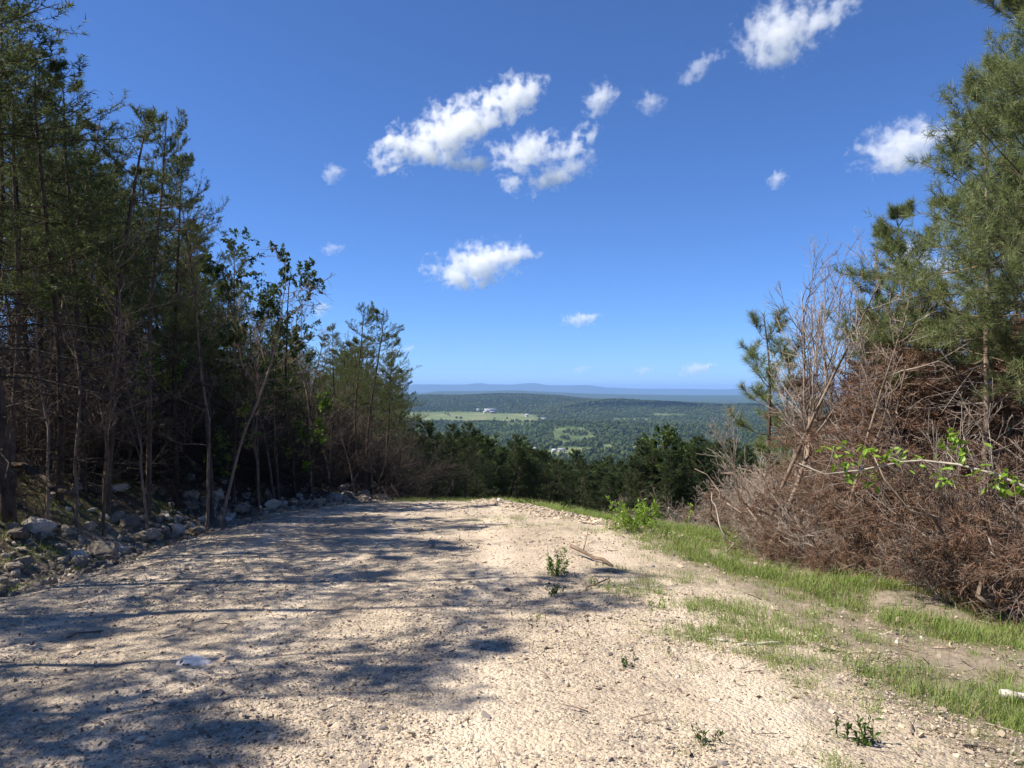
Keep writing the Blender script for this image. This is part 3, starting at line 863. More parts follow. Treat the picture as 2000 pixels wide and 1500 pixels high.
saplings = [bare_tree(520 + i, 4.5, 'bark_dead', 18, .42, 0, .032, .16, .5, .05, 7, .22, .003) for i in range(3)]
poles = [bare_tree(530 + i, 4.5, 'bark_dead', 12, .34, 0, .034, .06, .7, .06, 6, .35, .003) for i in range(2)]
for px, d, py, k, tl, lab in (
    (1480, 13.2, 545, 0, .34, 'bare sapling leaning right, long thin trunk crossing the brown brush'),
    (1500, 12.6, 640, 1, .62, 'thick dead trunk leaning hard to the right from the brush'),
    (1640, 11.6, 575, 2, .05, 'upright pinkish bare pole in the middle of the brush'),
    (1590, 14.2, 560, 0, .06, 'upright fan of bare grey twigs right of the small lone pine'),
    (1625, 14.8, 525, 2, .10, 'tallest twiggy bare sapling behind the leaning trunks'),
    (1665, 14.0, 540, 1, .10, 'twiggy reddish bare sapling next to the olive pine'),
    (1690, 13.6, 590, 0, -.05, 'bare sapling just left of the olive pine'),
    (1565, 15.6, 640, 1, .04, 'low bare sapling in front of the half hidden small pine'),
    (1460, 14.6, 840, 2, -.38, 'thin pale dead sapling leaning left below the small lone pine'),
    (1880, 9.8, 800, 1, -.45, 'crooked dead branch standing in the brown brush under the right pines')):
    pr = poles[k % 2] if ('trunk' in lab or 'pole' in lab) else saplings[k]
    x = bx(px, d); H = (topz(py, d) - gz(x, d)) / math.cos(tl)
    place(pr, 'dead_tree', x, d, H, rng.uniform(0, .5), lab, 'dead tree', 'bare saplings in the right brush', (rng.normal() * .05, tl), None, 1.25 if 'thick' in lab else 1.0)

def brush(seed, n=9, H=1.7, spread=.9, mat='twig_grey', t1=7, t2=4, r=.012, brown=0):
    """heap of dead branching stems fanning from one spot"""
    rng = np.random.default_rng(seed)
    az = rng.uniform(0, 2 * PI, n); el = np.clip(rng.normal(size=n) * .4 + .75, .05, 1.5)
    D = np.stack([np.cos(az) * np.cos(el), np.sin(az) * np.cos(el), np.sin(el)], -1)
    P0 = np.stack([rng.normal(size=n) * .25, rng.normal(size=n) * .25, np.full(n, -.05)], -1)
    L = H * rng.uniform(.6, 1.25, n)
    x = B()
    s = paths(rng, P0, D, L, 8, .13, -.02)
    x.tubes(s, np.linspace(1, .3, 8)[None] * rng.uniform(.6, 1.2, n)[:, None] * r, 4)
    stems = x.mesh('stems', MAT[mat], True)
    x = B(); nb = B()
    p, d, l, _, _ = kids(rng, s, L, t1, .12, .97, .75, .25, .5, .4, 0)
    b1 = paths(rng, p, d, l, 5, .18, 0)
    x.tubes(b1, np.full((len(b1), 5), .005) * np.linspace(1, .5, 5)[None], 3)
    p, d, l2, _, _ = kids(rng, b1, l, t2 + 2, .15, .97, .75, .3, .55, .4, 0)
    b2 = paths(rng, p, d, l2, 4, .2, 0)
    x.tubes(b2, np.full((len(b2), 4), .003), 3)
    p, d, l3, _, _ = kids(rng, b2, l2, 3, .2, .97, .75, .3, .6, .4, 0)
    b3 = paths(rng, p, d, l3, 3, .2, 0)
    x.tubes(b3, np.full((len(b3), 3), .0022), 3)
    out = [('stems', stems), ('twigs', x.mesh('twigs', MAT[mat]))]
    if brown:
        P, T = along(rng, b2, brown, .1); needles(nb, rng, P, T, .09, .007, .7, .25)
        P, T = along(rng, b3, brown, .1); needles(nb, rng, P, T, .09, .007, .7, .25)
        out.append(('dead_needles', nb.mesh('dead_needles', MAT['needle_brown'])))
    return out, H

brush_grey = [brush(601 + i, 9, 1.7) for i in range(4)]
brush_brown = [brush(611 + i, 8, 1.7, mat='twig_brown', brown=7) for i in range(3)]
def right_brush():
    got = []
    n = 0
    for k in range(4000):
        if n >= 90: break
        y = rng.uniform(6.6, 20.0)
        x = float(edge_x(y)) + rng.gamma(1.2, 1.3)
        px = 1000 + x / y * 1500
        if px > 2080 or px < 1490: continue
        if any((x - a) ** 2 + (y - b) ** 2 < .42 ** 2 for a, b in got): continue
        got.append((x, y)); n += 1
        depth = x - float(edge_x(y))
        if depth < .5: pr, H, kind = brush_grey[rng.integers(4)], rng.uniform(.7, 1.3), 0
        elif rng.random() < (.7 if px > 1600 else .3): pr, H, kind = brush_brown[rng.integers(3)], rng.uniform(1.3, 2.3), 1
        else: pr, H, kind = brush_grey[rng.integers(4)], rng.uniform(1.2, 2.1), 2
        if px < 1520: H *= .7
        lab = ('low grey dead brush at the grassy front of the right thicket', 'brown-needled dead brush heaped under the right pines', 'tangled grey dead brush inside the right thicket')[kind]
        place(pr, 'dead_brush', x, y, H, rng.uniform(0, 6.28), lab, 'dead brush', ('grey brush at the grass edge', 'brown brush under the pines', 'grey brush in the thicket')[kind], (rng.normal() * .25, rng.normal() * .25), None, 1.1)
    # pulled-down pine tops with rust brown needles
    for i, (px, d, h, tl, rz, lab) in enumerate(((1640, 11.2, 2.3, 1.0, 2.6, 'rust brown fallen pine top below the upright pinkish pole'), (1720, 11.0, 2.6, .8, .9, 'red-brown dead pine top left of the leafy green branch'), (1830, 11.6, 3.4, .35, 4.0, 'tall brown dead pine top behind the leafy green branch'), (1950, 11.8, 3.8, .3, 5.0, 'brown dead pine top under the tall right pine'), (1700, 12.8, 3.9, .25, 1.0, 'brown dead pine top beneath the olive pine'), (1880, 12.6, 4.0, -.2, 3.0, 'brown dead pine top behind the slim pine trunk'), (1760, 13.4, 4.2, .15, 2.2, 'tallest brown dead pine top, left of the slim pine trunk'), (1600, 10.9, 1.7, 1.1, 1.6, 'low rust brown pine top in front of the leaning saplings'), (1690, 10.2, 1.7, 1.2, 3.0, 'low rust brown pine top in front of the upright pole'), (1990, 10.8, 3.2, .5, 3.6, 'brown dead pine top leaning in at the right frame edge'))):
        x = bx(px, d)
        place(brown_tops[i % 2], 'dead_pine_top', x, d, h, rz, lab, 'dead pine', 'brown pine tops in the thicket', (tl * math.sin(rz), tl * math.cos(rz)), gz(x, d) - .05, 1.3)
def brown_wall():
    spots = ((1640, 13.6, 3.3), (1675, 12.4, 3.4), (1735, 12.0, 3.5), (1800, 13.2, 4.2), (1850, 12.8, 4.4), (1905, 11.8, 3.9), (1930, 13.4, 4.6), (1975, 12.4, 4.2), (2010, 11.6, 3.8), (1770, 11.4, 3.0), (1870, 10.9, 3.0))
    for i, (px, d, h) in enumerate(spots):
        x = bx(px, d)
        place(brown_tops[i % 2], 'dead_pine_top', x, d, h, i * 1.7, 'x', 'dead pine', 'standing dead pines in the thicket', (rng.normal() * .12, rng.normal() * .12), gz(x, d) - .05, 1.25)
brown_tops = [pine(541 + i, 3.2, .06, 1.15, .08, .0075, 60, 'needle_brown', 'twig_brown', .03, .2, (3, 5), 0, sub=7, tips_up=.02, elv=45, full=.5, ntw=3) for i in range(2)]
right_brush()
brown_wall()

# brush and stumps past the end of the grass strip
for i, (px, d, h, lab) in enumerate(((1215, 21.0, .6, 'low brown brush heap at the dark foot of the far pines'), (1300, 20.5, .8, 'twiggy grey brush heap behind the yellow-green bush'), (1345, 19.0, .7, 'grey brush heap at the far end of the thicket, beside the leaning stake'), (1255, 22.5, .9, 'reddish brush heap behind the far grass edge'))):
    x = bx(px, d); place(brush_grey[i % 4], 'dead_brush', x, d, h, i * 1.3, lab, 'dead brush', None, (0, 0), None, 1.1)

# ------------------------------------------------------------------ rocks
big_rocks = [hull_rock(rng, 22, rng.uniform(.55, .8), 'rock', MAT['rock'], .03) for _ in range(8)]
pale_rocks = [hull_rock(rng, 18, rng.uniform(.5, .75), 'rock', MAT['rock_pale'], .03) for _ in range(4)]
def rock(me, x, y, s, lab, group=None, flat=1.0, sink=.25, name='rock', cat='rock'):
    o = link(name, me, None, (x, y, gz(x, y) + s * (.6 * flat - sink)))
    o.rotation_euler = (rng.normal() * .35, rng.normal() * .35, rng.uniform(0, 6.28))
    o.scale = (s * rng.uniform(.85, 1.25), s * rng.uniform(.8, 1.1), s * flat)
    return tag(o, lab, cat, group)
def from_px(px, py):
    """ground point seen at a pixel of the photograph"""
    d = 2.0
    a, m = (px - 1000) / 1500, (py - 765) / 1500
    lo, hi = 2.0, 26.0
    for i in range(50):
        mid = (lo + hi) / 2
        if 1.65 - m * mid > gz(a * mid, mid): lo = mid
        else: hi = mid
    return a * lo, lo
for px, py, wpx, me, lab, fl in (
    (655, 948, 36, pale_rocks[0], 'flat tan boulder on the rubble bank near the end of the left wood', .7),
    (372, 975, 46, big_rocks[0], 'large grey boulder half in shade on the left rubble bank', 1.0),
    (464, 938, 20, pale_rocks[1], 'white angular rock on top of the left rubble bank', 1.0),
    (545, 958, 26, big_rocks[1], 'blocky grey rock left of the flat tan boulder', 1.0),
    (585, 972, 24, pale_rocks[2], 'pale pointed rock at the sunny foot of the rubble bank', .9),
    (975, 980, 16, pale_rocks[3], 'small white rock on the crest where road meets far grass', 1.0),
    (45, 1105, 60, big_rocks[3], 'dark shaded boulder by the ditch at the left frame edge', .8),
    (180, 1000, 22, pale_rocks[0], 'pale rock in the shade above the ditch', .9),
    (1722, 1241, 20, pale_rocks[1], 'white flat stone in the right-hand grass', .6),
    (1800, 1250, 22, pale_rocks[2], 'white lumpy stone right of the white flat stone', .8),
    (1840, 1243, 24, pale_rocks[3], 'pale slab at the front of the thick grass', .6),
    (1750, 1255, 16, pale_rocks[0], 'small white stone between the pale stones in the grass', .8),
    (1834, 1284, 26, big_rocks[4], 'pinkish stone on the bare patch at the right', .6),
    (1830, 1168, 18, pale_rocks[1], 'white stone against the fallen sticks at the right', .8),
    (1420, 1078, 16, pale_rocks[2], 'pale stone at the foot of the dead brush', .7),
    (1590, 1072, 20, pale_rocks[3], 'white stone under the brush beside the grass', .7),
    (1012, 1189, 20, big_rocks[5], 'reddish brown flat stone in the middle of the gravel', .5),
    (1040, 1262, 14, big_rocks[6], 'dark grey stone on the sunlit gravel', .6),
    (1345, 1390, 22, big_rocks[2], 'dark flat stone in the near gravel below the grass clumps', .45),
    (1300, 1418, 16, pale_rocks[0], 'cream stone in the near gravel', .6),
    (1640, 1338, 16, big_rocks[7], 'grey stone among the near grass clumps', .6),
    (768, 1392, 20, pale_rocks[2], 'pale bluish stone on the near gravel', .5)):
    x, y = from_px(px, py)
    rock(me, x, y, wpx / 1500 * y / 2, lab, None, fl)
def rubble_bank():
    n = 0
    for k in range(3000):
        if n >= 160: break
        y = rng.uniform(9.5, 24.5)
        e = float(left_edge(np.array(y)))
        x = e - .15 - abs(rng.normal()) * .95 + .25 * rng.random()
        px = 1000 + x / y * 1500
        if px < -20 or px > 770: continue
        if y < 12.6 and rng.random() < .45: continue
        n += 1
        pale = rng.random() < .3
        s = .05 + .21 * rng.random() ** 2.0
        if pale: rock(pale_rocks[rng.integers(4)], x, y, s * .8, 'small pale rock in the rubble bank below the left wood', 'pale rocks of the rubble bank')
        else: rock(big_rocks[rng.integers(8)], x, y, s, 'grey broken rock in the rubble bank below the left wood', 'grey rocks of the rubble bank')
    for k in range(50):
        y = rng.uniform(13.4, 22); x = 2.4 - (y - 14.5) * .43 + rng.normal() * .22
        rock((pale_rocks + big_rocks)[rng.integers(12)], x, y, .03 + .06 * rng.random() ** 2, 'small stone in the low rubble ridge along the far grass', 'stones of the rubble ridge')
    for k in range(45):
        y = rng.uniform(3.4, 12); x = rng.uniform(-.3, .62) * y
        rock((big_rocks + pale_rocks)[rng.integers(12)], x, y, .018 + .03 * rng.random() ** 2, 'loose small stone lying on the gravel', 'loose stones on the gravel', .6)
rubble_bank()

# ------------------------------------------------------------------ logs, sticks, bag
def stick(p0, p1, r0, r1, lab, mat='twig_grey', wob=.04, group=None, name='stick', cat='stick', knots=0, seg=7, k=6):
    p0, p1 = np.array(p0, float), np.array(p1, float)
    f = np.linspace(0, 1, seg)[:, None]
    P = p0 * (1 - f) + p1 * f
    L = np.linalg.norm(p1 - p0)
    off = rng.normal(size=(seg, 3)) * wob * L * .5; off[0] = 0; off[-1] = 0
    P = P + off
    b = B(); b.tubes((P - P[0])[None], np.linspace(r0, r1, seg)[None] * (1 + .15 * rng.normal(size=seg))[None], k)
    o = link(name, b.mesh(name, MAT[mat], True), None, P[0])
    if knots:
        x = B()
        p, d, l, _, _ = kids(rng, (P - P[0])[None], [L], knots, .15, .95, .8, .3, .25, .4, 0)
        tw = paths(rng, p, np.abs(d) * np.sign(d + 1e-6) + np.array([0, 0, .3]), l, 4, .15, .02)
        x.tubes(tw, np.full((len(tw), 4), max(.004, r1 * .4)) * np.linspace(1, .5, 4)[None], 4)
        link('twigs', x.mesh('twigs', MAT[mat]), o)
    return tag(o, lab, cat, group)
def gp(px, py, up=0.0):
    x, y = from_px(px, py); return (x, y, gz(x, y) + up)
def ap(px, py, d):
    return (bx(px, d), d, topz(py, d))
stick(ap(20, 908, 11.0), ap(150, 968, 10.4), .045, .03, 'fallen log leaning down the left bank', 'bark', .04, None, 'fallen_log', 'log', 4)
stick(gp(1862, 1143, .12), gp(1985, 1178, .03), .045, .035, 'pale fallen log at the foot of the brush at right', 'wood_pale', .03, None, 'fallen_log', 'log', 3)
stick(gp(1840, 1110, .14), gp(1978, 1150, .10), .05, .035, 'brown fallen log lying behind the pale one', 'bark_dead', .03, None, 'fallen_log', 'log', 3)
stick(gp(1740, 1102, .10), gp(1808, 1100, .16), .014, .009, 'thin brown stick lying level in front of the brush', 'twig_brown', .03, None, 'stick', 'stick', 2)
stick(gp(1816, 1134, .10), gp(1870, 1155, .03), .018, .012, 'short pale stick beside the fallen logs', 'wood_pale', .03)
stick(gp(1950, 1366, .05), gp(2040, 1382, .05), .034, .028, 'chunky bleached white wood piece at the right frame edge', 'wood_pale', .02, None, 'wood_piece', 'wood')
stick(gp(1122, 1180, .02), gp(1164, 1188, .02), .022, .014, 'pale wood chip on the gravel below the small weeds', 'wood_pale', .03, None, 'wood_piece', 'wood')
stick(gp(1130, 1160, .02), gp(1190, 1140, .07), .012, .006, 'dark short stick poking up from the gravel', 'twig_brown', .05, None, 'stick', 'stick', 3)
stick(gp(1115, 1085, .14), gp(1195, 1108, .02), .03, .018, 'dark root piece behind the feathery weed', 'twig_brown', .035, None, 'root_piece', 'root', 4)
stick(ap(1306, 992, 18.5), gp(1322, 1022, .0), .022, .028, 'pale stake leaning left at the end of the grass', 'wood_pale', .01, None, 'stake', 'stake')
stick(gp(1285, 1022, .08), gp(1318, 1024, .05), .028, .02, 'bleached stick lying by the leaning stake', 'wood_pale', .03)
stick(gp(1213, 1022, .25), gp(1214, 1026, 0), .02, .025, 'pale stub standing left of the yellow-green bush', 'wood_pale', .01, None, 'stake', 'stake')
stick(gp(100, 1255, .012), gp(245, 1225, .012), .010, .006, 'long dark twig in the shade of the near left road', 'twig_brown', .05, None, 'stick', 'stick', 3)
stick(gp(1330, 1245, .015), gp(1420, 1255, .02), .010, .008, 'bleached stick across the gravel by the grass', 'wood_pale', .04)
stick(gp(1440, 1262, .015), gp(1530, 1258, .02), .012, .009, 'second bleached stick right of the first on the gravel', 'wood_pale', .04)
stick(gp(430, 985, .1), gp(480, 1000, .02), .02, .014, 'pale broken branch on the shaded rubble', 'bark_dead', .06, None, 'stick', 'stick', 2)
stick(gp(470, 990, .06), gp(520, 1004, .01), .016, .01, 'thin broken branch at the foot of the rubble bank', 'bark_dead', .06, None, 'stick', 'stick', 2)
for i, (px, py, px2, py2, h) in enumerate(((1420, 1080, 1390, 960, .9), (1520, 1060, 1600, 940, 1.1), (1560, 1070, 1480, 985, .9), (1640, 1075, 1580, 970, 1.0), (1700, 1090, 1655, 985, 1.0), (1790, 1110, 1690, 940, 1.3), (1830, 1090, 1770, 945, 1.3), (1815, 1100, 1790, 970, 1.2), (1920, 1150, 1880, 1030, 1.0), (1990, 1180, 1900, 1040, 1.0), (1960, 1140, 1985, 1010, 1.1), (1480, 1090, 1440, 1010, .7), (1760, 1095, 1860, 1000, 1.0), (1880, 1120, 1940, 980, 1.2))):
    a = gp(px, py, .02); d2 = a[1] + .5
    stick(a, ap(px2, py2, d2), .02, .007, ('pale bent dead branch sticking up at the front of the right brush'), 'twig_grey', .10, 'pale branches at the brush front', 'dead_branch', 'dead branch', 7, 9, 5)

for i in range(34):
    y = rng.uniform(8.6, 14.5); x = float(edge_x(y)) + rng.uniform(-.1, 1.6); z = gz(x, y)
    L = rng.uniform(1.2, 2.3); az = rng.uniform(0, 6.28); el = rng.uniform(.25, 1.1)
    stick((x, y, z + .1), (x + L * math.cos(az) * math.cos(el), y + L * math.sin(az) * math.cos(el), z + .15 + L * math.sin(el)), rng.uniform(.016, .032), .007, 'x', ('twig_grey', 'bark_dead')[i % 2], .12, 'pale branches at the brush front', 'dead_branch', 'dead branch', 8, 9, 5)

def white_bag():
    """crumpled thin white plastic lying on the road"""
    x, y = from_px(382, 1296)
    n, m = 40, 26
    u, v = np.meshgrid(np.linspace(-1, 1, n), np.linspace(-1, 1, m))
    w = np.clip(1 - np.abs(u) ** 2.4 - np.abs(v) ** 2.6 * .9, 0, 1)
    X = u * .115 + .03 * (u > .3) * (u - .3); Y = v * .085 * (1 - .35 * u)
    Z = .042 * w ** .6 * (1 - .45 * u) + .03 * (.25 - np.abs(fbm(u * 3 + 9, v * 3, 3, 4))) * (w > .05)
    idx = np.arange(n * m).reshape(m, n)
    q = np.stack([idx[:-1, :-1], idx[:-1, 1:], idx[1:, 1:], idx[1:, :-1]], -1).reshape(-1, 4)
    k = NT('white_plastic')
    p = k.n('BsdfPrincipled', Base_Color=(.72, .67, .6), Roughness=.65)
    me = mesh_from('plastic_bag', np.stack([X, Y, Z], -1).reshape(-1, 3), q, k.done(p.outputs[0]), True)
    o = link('plastic_bag', me, None, (x, y, gz(x, y) + .012)); o.rotation_euler = (-.1, 0, -.15)
    tag(o, 'crumpled white plastic bag lying on the shaded gravel', 'plastic bag')
white_bag()
x, y = from_px(47, 1228)
stick((x, y, gz(x, y)), (x + .01, y, gz(x, y) + .09), .008, .008, 'tiny white upright stub on the near left gravel', 'wood_pale', .02, None, 'marker_stub', 'stub')

# ------------------------------------------------------------------ grass and weeds
def grass_tuft(seed, n, h, w, mat, spread=.03, bend=.5):
    rng = np.random.default_rng(seed)
    b = B()
    az = rng.uniform(0, 2 * PI, n); base = np.stack([rng.normal(size=n) * spread, rng.normal(size=n) * spread, np.full(n, -.01)], -1)
    H = h * rng.uniform(.45, 1.1, n); lean = rng.uniform(.1, bend, n)
    dr = np.stack([np.cos(az), np.sin(az), 0 * az], -1); sd = np.stack([-np.sin(az), np.cos(az), 0 * az], -1)
    pt = []
    for f, c in ((0, 1.0), (.45, .85), (.8, .5), (1.0, 0.0)):
        c0 = base + dr * (lean * H * f * f * 1.2)[:, None] + np.array([0, 0, 1.0]) * (H * f * (1 - .25 * f * lean))[:, None]
        pt.append((c0 - sd * w * c / 2, c0 + sd * w * c / 2))
    for i in range(2):
        b.quads(np.stack([pt[i][0], pt[i][1], pt[i + 1][1], pt[i + 1][0]], 1))
    b.tris(np.stack([pt[2][0], pt[2][1], pt[3][0]], 1))
    return b.mesh('grass_blades', MAT[mat])
tufts = [grass_tuft(700 + i, 14, .135, .005, 'grass', .05, .8) for i in range(4)] + [grass_tuft(710 + i, 10, .13, .005, 'grass', .05, .9) for i in range(2)] + [grass_tuft(720 + i, 9, .16, .004, 'straw', .04, 1.2) for i in range(2)]
def build_grass():
    rng = np.random.default_rng(5)
    n = 150000
    y = 2.8 + 22.5 * rng.random(n) ** 1.5
    x = rng.uniform(-.7, .78, n) * y
    g = grass_amount(x, y)
    dens = g * np.interp(y, [2.8, 6, 12, 25], [.5, .48, .44, .48])
    dens = np.where(x > edge_x(y) + .8, dens * .3, dens)
    ok = rng.random(n) < dens
    x, y, g = x[ok], y[ok], g[ok]
    m = len(x)
    s = (.45 + .75 * g) * rng.uniform(.6, 1.35, m) * np.interp(y, [3, 6, 10], [.8, 1.0, 1.1])
    pick = np.where(rng.random(m) < .78 * np.clip(g * 1.8, .4, 1), rng.integers(0, 4, m), np.where(rng.random(m) < .55, rng.integers(4, 6, m), rng.integers(6, 8, m)))
    rot = np.stack([rng.normal(size=m) * .12, rng.normal(size=m) * .12, rng.uniform(0, 6.28, m)], -1)
    P = np.stack([x, y, ground_h(x, y)], -1)
    scatter('grass', P, rot, np.stack([s, s, s * rng.uniform(.8, 1.2, m)], -1), pick, tufts, 'green and straw coloured grass along the right of the road', 'grass')
    # dry twig and needle litter
    bits = []
    for i in range(4):
        r2 = np.random.default_rng(90 + i); b = B()
        P = paths(r2, np.zeros((1, 3)), np.array([[1, 0, .05]]), np.array([.16]), 4, .15, 0); b.tubes(P, np.array([[.0045, .004, .0035, .002]]), 4)
        bits.append(b.mesh('twig', MAT[('twig_grey', 'twig_brown')[i % 2]]))
    n = 5200
    y = 2.8 + 21 * rng.random(n) ** 1.4; x = rng.uniform(-.75, .8, n) * y
    ok = rng.random(n) < .12 + .75 * sstep(1.2, 4.5, x) + .5 * (x < left_edge(y))
    x, y = x[ok], y[ok]; m = len(x)
    s = rng.uniform(.3, 1.3, m)
    scatter('twig_litter', np.stack([x, y, ground_h(x, y) + .02], -1), np.stack([rng.normal(size=m) * .2, rng.normal(size=m) * .2, rng.uniform(0, 6.28, m)], -1), np.stack([s] * 3, -1), rng.integers(0, 4, m), bits, 'dry twig litter strewn over gravel and grass', 'litter')
    # dead leaves and needles blown over the road
    lv = []
    for i in range(3):
        r2 = np.random.default_rng(190 + i); b = B(); leaf_quads(b, r2, np.zeros((1, 3)), np.array([[1.0, 0, .1]]), .05, .6, 0); lv.append(b.mesh('dead_leaf', MAT['twig_brown']))
    n = 9000
    y = 2.8 + 19 * rng.random(n) ** 1.5; x = rng.uniform(-.72, .7, n) * y
    ok = rng.random(n) < .35 + .9 * fbm(x / 1.3, y / 1.3, 77, 3) + .3 * (x < -2)
    x, y = x[ok], y[ok]; m = len(x); s = rng.uniform(.3, 1.1, m)
    scatter('leaf_litter', np.stack([x, y, ground_h(x, y) + .022], -1), np.stack([rng.normal(size=m) * .5, rng.normal(size=m) * .5, rng.uniform(0, 6.28, m)], -1), np.stack([s] * 3, -1), rng.integers(0, 3, m), lv, 'small dry brown leaves scattered over the gravel', 'litter')
    # rubble fill between the larger rocks of the left bank
    n = 2300
    y = rng.uniform(8.8, 24.6, n); x = left_edge(y) + .35 - np.abs(rng.normal(size=n)) * .65
    s = .02 + .075 * rng.random(n) ** 2.2
    scatter('rubble', np.stack([x, y, ground_h(x, y) + s * .3], -1), np.stack([rng.normal(size=n) * .4, rng.normal(size=n) * .4, rng.uniform(0, 6.28, n)], -1), np.repeat(s[:, None], 3, 1) * rng.uniform(.7, 1.3, (n, 3)), rng.integers(0, 8, n), big_rocks, 'small broken rubble filling the bank below the left wood', 'rubble')
    # tangle of dead twigs on the floor of the left wood
    n = 520
    y = rng.uniform(8.5, 42, n); e = left_edge(y)
    x = e - 1.5 - rng.gamma(1.5, 3.2, n)
    px = 1000 + x / y * 1500
    ok = (px > -80) & (px < 795) & (x > -24)
    x, y = x[ok], y[ok]; m = len(x); s = rng.uniform(.7, 1.9, m)
    scatter('undergrowth', np.stack([x, y, ground_h(x, y)], -1), np.stack([rng.normal(size=m) * .3, rng.normal(size=m) * .3, rng.uniform(0, 6.28, m)], -1), np.stack([s] * 3, -1), rng.integers(0, 4, m), [p[0][1][1] for p in brush_dark], 'dark tangle of dead twigs under the left wood', 'undergrowth')
brush_dark = [brush(631 + i, 9, 1.6, mat='twig_dark') for i in range(4)]
build_grass()

def weed(px, py, h, n, ln, lab, mat='leaf_bright', cat='plant', spread=.25, m=16, group=None, stemm='leaf', fat=.4):
    """leafy weed: stems with leaves along them"""
    x, y = from_px(px, py)
    r = np.random.default_rng(int(px * 7 + py))
    az = r.uniform(0, 2 * PI, n); el = r.uniform(.7, 1.45, n)
    D = np.stack([np.cos(az) * np.cos(el), np.sin(az) * np.cos(el), np.sin(el)], -1)
    st = paths(r, np.stack([r.normal(size=n) * spread * .2, r.normal(size=n) * spread * .2, np.full(n, -.01)], -1), D, h * r.uniform(.6, 1.1, n), 6, .08, .04)
    b = B(); b.tubes(st, np.full((n, 6), .003) * np.linspace(1, .5, 6)[None], 3)
    root = link('weed', None, None, (x, y, gz(x, y)))
    link('stems', b.mesh('stems', MAT[stemm]), root)
    f = B(); P, T = along(r, st, m, .15)
    leaf_quads(f, r, P, norm(T * .6 + rand_unit(r, len(P))), ln, fat, 0)
    link('leaves', f.mesh('leaves', MAT[mat]), root)
    return tag(root, lab, cat, group)
weed(1086, 1124, .32, 14, .055, 'bushy yellow-green feathery weed in the middle of the gravel', 'leaf_bright', m=26, fat=.3)
weed(1078, 1164, .13, 7, .04, 'small dark green weed below the feathery weed', 'leaf', m=14)
weed(1163, 1143, .12, 6, .035, 'small weed right of the feathery weed', 'leaf_bright', m=12)
weed(1050, 1215, .16, 6, .035, 'thin weed on the gravel left of the wood chip', 'grass', m=8, fat=.2)
weed(1215, 1300, .12, 6, .035, 'lone weed on the near gravel', 'leaf', m=10)
weed(1380, 1450, .14, 8, .03, 'thin weed in the near gravel at the bottom of the picture', 'leaf', m=10)
weed(1680, 1450, .16, 9, .05, 'leafy weed at the bottom right in the grass clumps', 'leaf', m=12)
weed(1285, 1190, .12, 7, .035, 'small weed at the edge of the sparse grass', 'leaf_bright', m=12)
weed(1238, 1034, .62, 30, .11, 'yellow-green leafy bush at the far end of the grass strip', 'leaf_bright', 'bush', 1.6, 22, fat=.3)
weed(1105, 1000, .40, 8, .09, 'leafy sapling on the far grass against the dark pines', 'leaf', 'plant', .4, 14)
weed(1030, 990, .30, 10, .09, 'low leafy weed at the crest of the road', 'leaf', 'plant', .6, 14)
weed(1430, 1035, .45, 10, .07, 'green weed at the foot of the dead brush', 'leaf', 'plant', .6, 14)
weed(1700, 1075, .45, 9, .07, 'green weed growing through the brown brush', 'leaf_bright', 'plant', .6, 10)
for i, (px, py, h) in enumerate(((1560, 1045, .5), (1640, 1090, .4), (1750, 1060, .7), (1790, 1040, .8), (1860, 1075, .7), (1930, 1085, .6), (1480, 1060, .35), (1690, 1020, .6))):
    weed(px, py, h, 6, .085, 'sparse green weed in the right brush, %s of eight from the left' % ['second', 'third', 'fifth', 'sixth', 'seventh', 'eighth', 'first', 'fourth'][i], ('leaf', 'leaf_bright')[i % 2], 'plant', .8, 8, 'green weeds in the right brush')
weed(1815, 1080, .5, 9, .07, 'green weed in front of the brown brush', 'leaf', 'plant', .6, 12)

